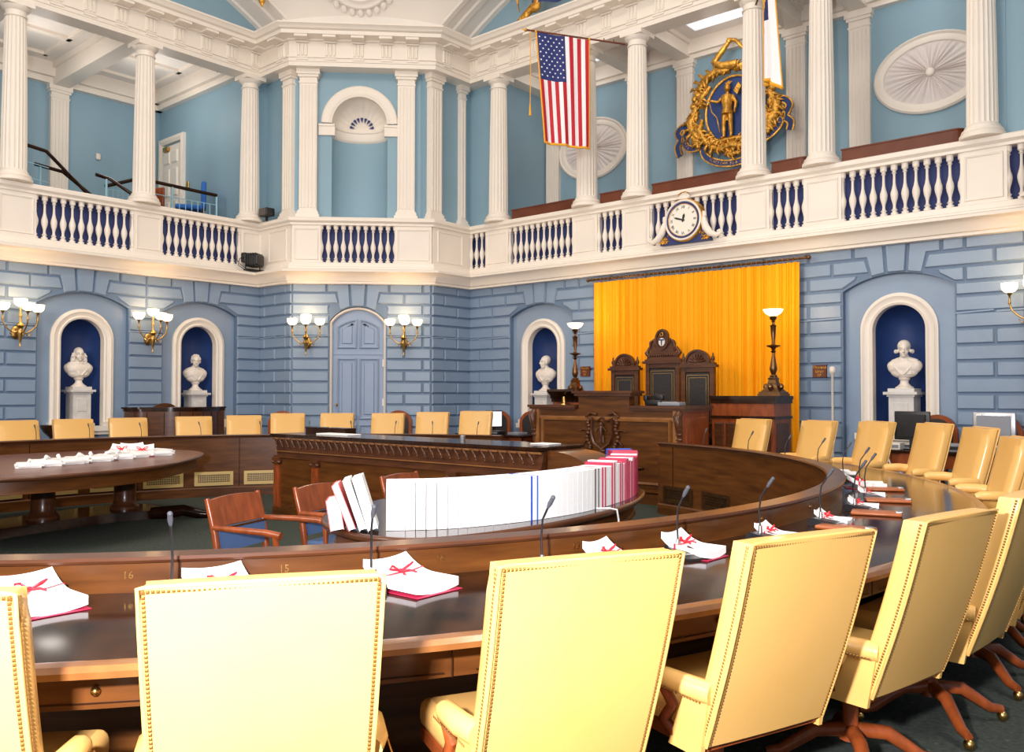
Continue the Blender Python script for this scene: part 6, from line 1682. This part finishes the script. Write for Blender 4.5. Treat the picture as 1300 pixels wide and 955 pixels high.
# ------------------------------------------------------------------ clerk's desk in the middle
r = thing('clerk_desk', 'long carved mahogany desk in the centre with a scalloped frieze', 'desk', (0, 1.55, 0))
K7 = frame((0, 0, 0), (1, 0, 0), (0, -1, 0)); X0, X1 = -2.28, 2.06
mb = MB(); mb.box(X0 + .03, X1 - .03, .03, .60, .0, .74); mb.box(X0 + .0, X1, .0, .62, 0, .10); mb.obj('body', 'woodx', r)
mb = MB(); mb.box(X0 - .02, X1 + .02, -.03, .64, .985, 1.01); mb.box(X0 - .0, X1, -.015, .62, .965, .985); mb.obj('desktop', 'wooddark', r)
mb = MB(K7); mb.prism([(X0 + .06, .72), (X1 - .06, .72), (X1, .965), (X0, .965)], -.60, -.03); 
mb.box(X0 + .02, X1 - .02, -.6, .0, .715, .745); mb.obj('frieze', 'wood', r)
mb = MB(K7); n = 34
for i in range(n + 1):
    x = X0 + .10 + (X1 - X0 - .20) * i / n
    mb.tube([(x - .085, .012, .955), (x - .045, .02, .945), (x - .012, .018, .905), (x, .008, .865)], [.006, .010, .010, .006], 6)
    mb.ell((x, .008, .852), (.013, .013, .015), 7, 5)
    mb.tube([(x + .025, .0, .952), (x - .0, .005, .92), (x - .0, .0, .87)], [.005, .008, .005], 5)
o = mb.obj('scalloped_drops', 'wood', r, 60); tag(o, kind='stuff')
mb = MB(K7); mb.box(X0 + .01, X1 - .01, -.01, .012, .945, .965); mb.box(X0 + .04, X1 - .04, -.02, .004, .79, .80); mb.obj('frieze_moulding', 'woodedge', r)
for x in (-2.20, -1.42, .88, 1.96):
    mb = MB(K7)
    mb.box(x - .055, x + .055, -.03, .0, .10, .63)
    for q in range(4): mb.pad([(x - .05 + .026 * q, .12), (x - .032 + .026 * q, .12), (x - .032 + .026 * q, .60), (x - .05 + .026 * q, .60)], 0, .010, .004)
    mb.obj('pilaster', 'woodred', r)
    mb = MB(K7); mb.box(x - .075, x + .075, -.03, .02, .68, .715); mb.ell((x - .06, .0, .66), (.028, .03, .025), 8, 6); mb.ell((x + .06, .0, .66), (.028, .03, .025), 8, 6); mb.box(x - .06, x + .06, -.03, .012, .63, .68); mb.obj('capital', 'wood', r, 50)
# curved wing at the right end
mb = MB(); pts = [(X1, .0), (X1, .98)] + [(X1 + .10 + .34 * sin(a), .84 + .13 * cos(a) * (1 - a / 1.6 * .2)) for a in [i * .25 for i in range(7)]] + [(X1 + .55, .80), (X1 + .55, 0)]
mb.prism(pts, .08, .58); mb.obj('curved_wing', 'woodx', r, 40)
mb = MB(); mb.box(X1 + .30, X1 + .72, .05, .62, .80, .825); mb.obj('wing_shelf', 'wooddark', r)
mb = MB(); mb.box(-2.15, -1.35, 1.95, 2.12, 1.01, 1.085); o = mb.obj('low_desk_shelf', 'wooddark'); tag(o, 'low dark wooden box shelf on the left rear of the central desk', 'shelf box')
mb = MB(); mb.rbox(-1.62, -1.02, 1.72, 1.93, 1.011, 1.028, .004); o = mb.obj('document', 'paper'); tag(o, 'pale greenish sheet lying on the left part of the central desk', 'document')
mb = MB(); mb.lathe([(.03, 1.011), (.032, 1.05), (.02, 1.06)], 14, T=Matrix.Translation((.55, 2.05, 0))); o = mb.obj('glass_cup', 'silver'); tag(o, 'small bright cup on the right part of the central desk', 'cup')
mb = MB(); mb.rbox(1.62, 1.86, 1.9, 2.1, 1.011, 1.02, .003); o = mb.obj('document', 'paper'); tag(o, 'white sheet on the right rear corner of the central desk', 'document')
a_ = radians(117.5); mb = MB(Matrix.Translation((5.45 * cos(a_), 5.45 * sin(a_), 0)) @ Matrix.Rotation(a_, 4, 'Z')); mb.rbox(-.14, .14, -.25, .25, .77, .79, .004); o = mb.obj('document', 'paper'); tag(o, 'white papers on the ring desk before the last two far chairs', 'document')

# ------------------------------------------------------------------ curved side desk at the left wall
r = thing('side_desk', 'curved dark mahogany desk against the left wall under the second bust', 'desk', (-7.40, 3.12, 0))
P_ = [(-.45, -.86), (-.1, -.86)] + [(-.1 + .42 * sin(pi * i / 14), -.78 + 1.56 * i / 14) for i in range(15)] + [(-.1, .86), (-.45, .86)]
mb = MB(); mb.prism(P_, 0, 1.20, 'xy'); mb.obj('curved_front', 'wood', r, 40)
mb = MB(); P2_ = [(a * 1.05 + (.02 if a > 0 else -.0), b2 * 1.05) for a, b2 in P_]; mb.prism(P2_, 1.245, 1.275, 'xy'); P3_ = [(a * 1.02, b2 * 1.02) for a, b2 in P_]; mb.prism(P3_, 1.20, 1.245, 'xy'); mb.obj('top_ledge', 'wooddark', r, 40)
mb = MB()
for i in range(1, 14, 2): mb.box(-.004, .004, -.004, .004, .1, 1.19, T=Matrix.Translation((-.1 + .425 * sin(pi * i / 14), -.78 + 1.56 * i / 14, 0)))
mb.obj('panel_joints', 'wooddark', r)
r = thing('round_back_chair', 'dark round-topped chair peeking over the curved side desk', 'chair', (-7.96, 3.05, 0), 0)
mb = MB(); mb.prism([(-.24, .42), (.24, .42), (.24, 1.18)] + [(.24 * cos(pi * i / 12), 1.20 + .14 * sin(pi * i / 12)) for i in range(13)] + [(-.24, 1.18)], -.03, .03, 'yz'); mb.obj('backrest', 'wood', r, 40)
mb = MB(); mb.rbox(-.12, .03, -.24, .24, .40, .48, .03); mb.obj('seat', 'blackleather', r, 50)
for s in (-1, 1):
    mb = MB(); mb.tube([(.0, s * .21, 0), (0, s * .21, .44)], .022, 8); mb.tube([(-.10, s * .21, 0), (-.10, s * .21, .40)], .022, 8); mb.obj('leg', 'wood', r, 60)
mb = MB(); mb.lathe([(.15, 0), (.15, .03), (.05, .06), (.04, .5), (.09, .56), (.06, .66), (.16, .74), (.20, .80), (.20, .83), (.0, .83)], 16)
o = mb.obj('plant_stand', 'wooddark', None, 50); o.location = (-7.4, .93, .0); tag(o, 'dark turned stand between the two leftmost far chairs', 'stand'); o.scale = (1, 1, 1.22)

# ------------------------------------------------------------------ oval-back chairs, wall desks and monitors
def oval_chair(label, x, y, rz, inner='blackleather', zt=1.18, sc=1.0):
    r = thing('oval_back_chair', label, 'chair', (x, y, 0), rz, None)
    z0 = .58
    # faces -y locally
    def arch(w, zc, hh): return [(w, z0), (w, zc)] + [(w * cos(pi * i / 14), zc + hh * sin(pi * i / 14)) for i in range(1, 14)] + [(-w, zc), (-w, z0)]
    mb = MB(); mb.sweep(arch(.23, .98, zt - .98), [(-.025, .22), (-.025, .27), (.03, .27), (.03, .22)], plane='xz', closed=True); mb.obj('back_frame', 'woodred', r, 50)
    mb = MB(); mb.prism(arch(.20, .98, zt - 1.01), .225, .26); mb.obj('padded_back', inner, r, 40)
    mb = MB(); mb.rbox(-.25, .25, -.24, .24, .42, .50, .03); mb.obj('seat', inner, r, 50)
    for s in (-1, 1):
        mb = MB(); mb.tube([(s * .22, .24, 0), (s * .22, .25, .60)], [.018, .024], 8); mb.tube([(s * .22, -.20, 0), (s * .22, -.20, .42)], [.016, .024], 8); mb.obj('leg', 'woodred', r, 60)
        mb = MB(); mb.tube([(s * .24, .24, .68), (s * .28, .0, .70), (s * .27, -.16, .68), (s * .25, -.19, .45)], [.016, .02, .02, .018], 8); mb.obj('arm', 'woodred', r, 60)
    return r
oval_chair('dark oval-back wooden chair left of the rostrum beside the wall desk', -2.95, 7.35, .25)
oval_chair('dark oval-back wooden chair right of the arched blue door', -5.0, 6.0, .6)
oval_chair('oval-back wooden chair with a shine painted pale on its padding left of the arched blue door', -5.95, 4.15, .8, 'marbleg')  # pale grey back and seat paint in a shine on the padding
oval_chair('oval-back wooden chair hidden behind the small monitor', -3.75, 7.3, .2)
oval_chair('dark oval-back chair behind the black monitor at right', 3.86, 7.45, -.1, zt=1.22)
oval_chair('dark oval-back chair behind the grey-framed monitor at the right', 4.60, 7.5, -.1, zt=1.24)
def wall_desk(label, x0, x1, y0, y1, zt=.76):
    r = thing('wall_desk', label, 'desk', (0, 0, 0))
    mb = MB(); mb.box(x0, x1, y0, y1, zt - .03, zt); mb.obj('desktop', 'wooddark', r)
    mb = MB(); mb.box(x0 + .04, x1 - .04, y0 + .04, y0 + .07, zt - .20, zt - .03); mb.box(x0 + .04, x1 - .04, y1 - .07, y1 - .04, zt - .20, zt - .03); mb.obj('apron', 'woodred', r)
    for x in (x0 + .07, x1 - .07):
        for y in (y0 + .07, y1 - .07):
            mb = MB(); mb.lathe([(.02, 0), (.018, .05), (.035, .15), (.025, .3), (.035, .45), (.04, zt - .03)], 10, T=Matrix.Translation((x, y, 0))); mb.obj('leg', 'woodred', r, 50)
    return r
wall_desk('small dark wooden desk with monitor left of the rostrum', -3.9, -2.35, 6.45, 7.05, .80)
wall_desk('dark wooden desk with two monitors at the right wall', 3.30, 5.2, 6.45, 7.1, .82)
mb = MB(); mb.box(-6.6, -5.7, 4.55, 5.0, .60, .72); mb.box(-6.55, -6.5, 4.6, 4.95, 0, .6); mb.box(-5.8, -5.75, 4.6, 4.95, 0, .6); o = mb.obj('side_table', 'wooddark'); tag(o, 'low dark side table left of the arched blue door', 'side table')
mb = MB(); mb.lathe([(.05, 0), (.05, .02), (.015, .04), (.012, .2), (.03, .22), (.035, .26), (.0, .29)], 12, T=Matrix.Translation((-5.75, 4.95, 1.0)) @ Matrix.Translation((0, 0, -.28))); o = mb.obj('brass_finial_post', 'brass', None, 50); tag(o, 'small brass finial on the side table before the blue door', 'finial')
def monitor(label, x, y, z, rz, w=.42, h=.30, m='black', back=True, lit=False):
    r = thing('monitor', label, 'monitor', (x, y, z), rz, None)
    # screen faces +y locally (back to viewer at -y) when back
    s = 1 if back else -1
    mb = MB(); mb.rbox(-w / 2, w / 2, -.015, .02, .12, .12 + h, .012); mb.obj('case', m, r, 40)
    mb = MB(); mb.prism([(-w / 2 + .05, .16), (w / 2 - .05, .16), (w / 2 - .05, .08 + h), (-w / 2 + .05, .08 + h)], -.045 * s, -.012 * s); mb.obj('rear_cover' if back else 'bezel', 'grey' if m == 'silver' else 'black', r)
    mb = MB(); yy = .0215 * s; mb.box(-w / 2 + .02, w / 2 - .02, min(yy, yy + .001 * s), max(yy, yy + .001 * s), .14, .10 + h); mb.obj('screen', 'screen' if lit else 'blackleather', r)
    mb = MB(); mb.box(-.03, .03, -.02, .02, .01, .16); mb.rbox(-.10, .10, -.09, .07, 0, .015, .005); mb.obj('stand', 'black' if m == 'black' else 'grey', r)
    if m == 'silver':
        mb = MB(); mb.box(-w / 2 + .04, -w / 2 + .10, -.022, -.012, h + .06, h + .10); mb.box(w / 2 - .10, w / 2 - .04, -.022, -.012, h + .06, h + .10); mb.obj('corner_block', 'paper', r)
    return r
monitor('black monitor seen from behind in front of the right bust', 3.83, 6.75, .82, -.12, .44, .36)
monitor('silver-framed monitor seen from behind at the right edge', 4.75, 6.72, .82, -.05, .46, .36, 'silver')
monitor('small black monitor with a bright screen beside the last far chair', -3.20, 6.72, .80, 1.15, .34, .30, 'black', False, True)
def gadget(name, label, cat, x, y, z, w, d, h, m, extra=None):
    r = thing(name, label, cat, (x, y, z), 0); mb = MB(); mb.rbox(-w / 2, w / 2, -d / 2, d / 2, 0, h, .01); mb.obj('case', m, r, 40)
    if extra: 
        mb = MB(); mb.box(-w / 2 + .02, w / 2 - .02, -d / 2 - .003, -d / 2, h * .3, h * .7); mb.obj('front_panel', extra, r)
gadget('control_box', 'white electronic box on the right wall desk below the black monitor', 'electronics', 3.62, 6.62, .821, .26, .2, .09, 'cream', 'grey')
gadget('control_box', 'grey electronic box on the right wall desk between the monitors', 'electronics', 4.30, 6.62, .821, .34, .22, .10, 'grey', 'black')
gadget('control_box', 'pale electronic box under the silver-framed monitor', 'electronics', 4.92, 6.60, .821, .22, .2, .10, 'silver', 'bookblue')
gadget('desk_phone', 'black telephone on the small desk left of the rostrum', 'telephone', -3.02, 6.62, .801, .22, .2, .07, 'black', 'grey')
gadget('notebook_stack', 'grey papers on the small desk left of the rostrum', 'papers', -2.62, 6.7, .801, .24, .26, .05, 'grey')
mb = MB(); mb.tube([(3.6, 6.5, .88), (3.62, 6.40, .80), (3.68, 6.36, .66), (3.80, 6.38, .55), (3.85, 6.5, .5), (3.86, 6.7, .03)], .010, 6); o = mb.obj('white_cable', 'paper', None, 60); tag(o, 'white cable hanging down from the right wall desk', 'cable')
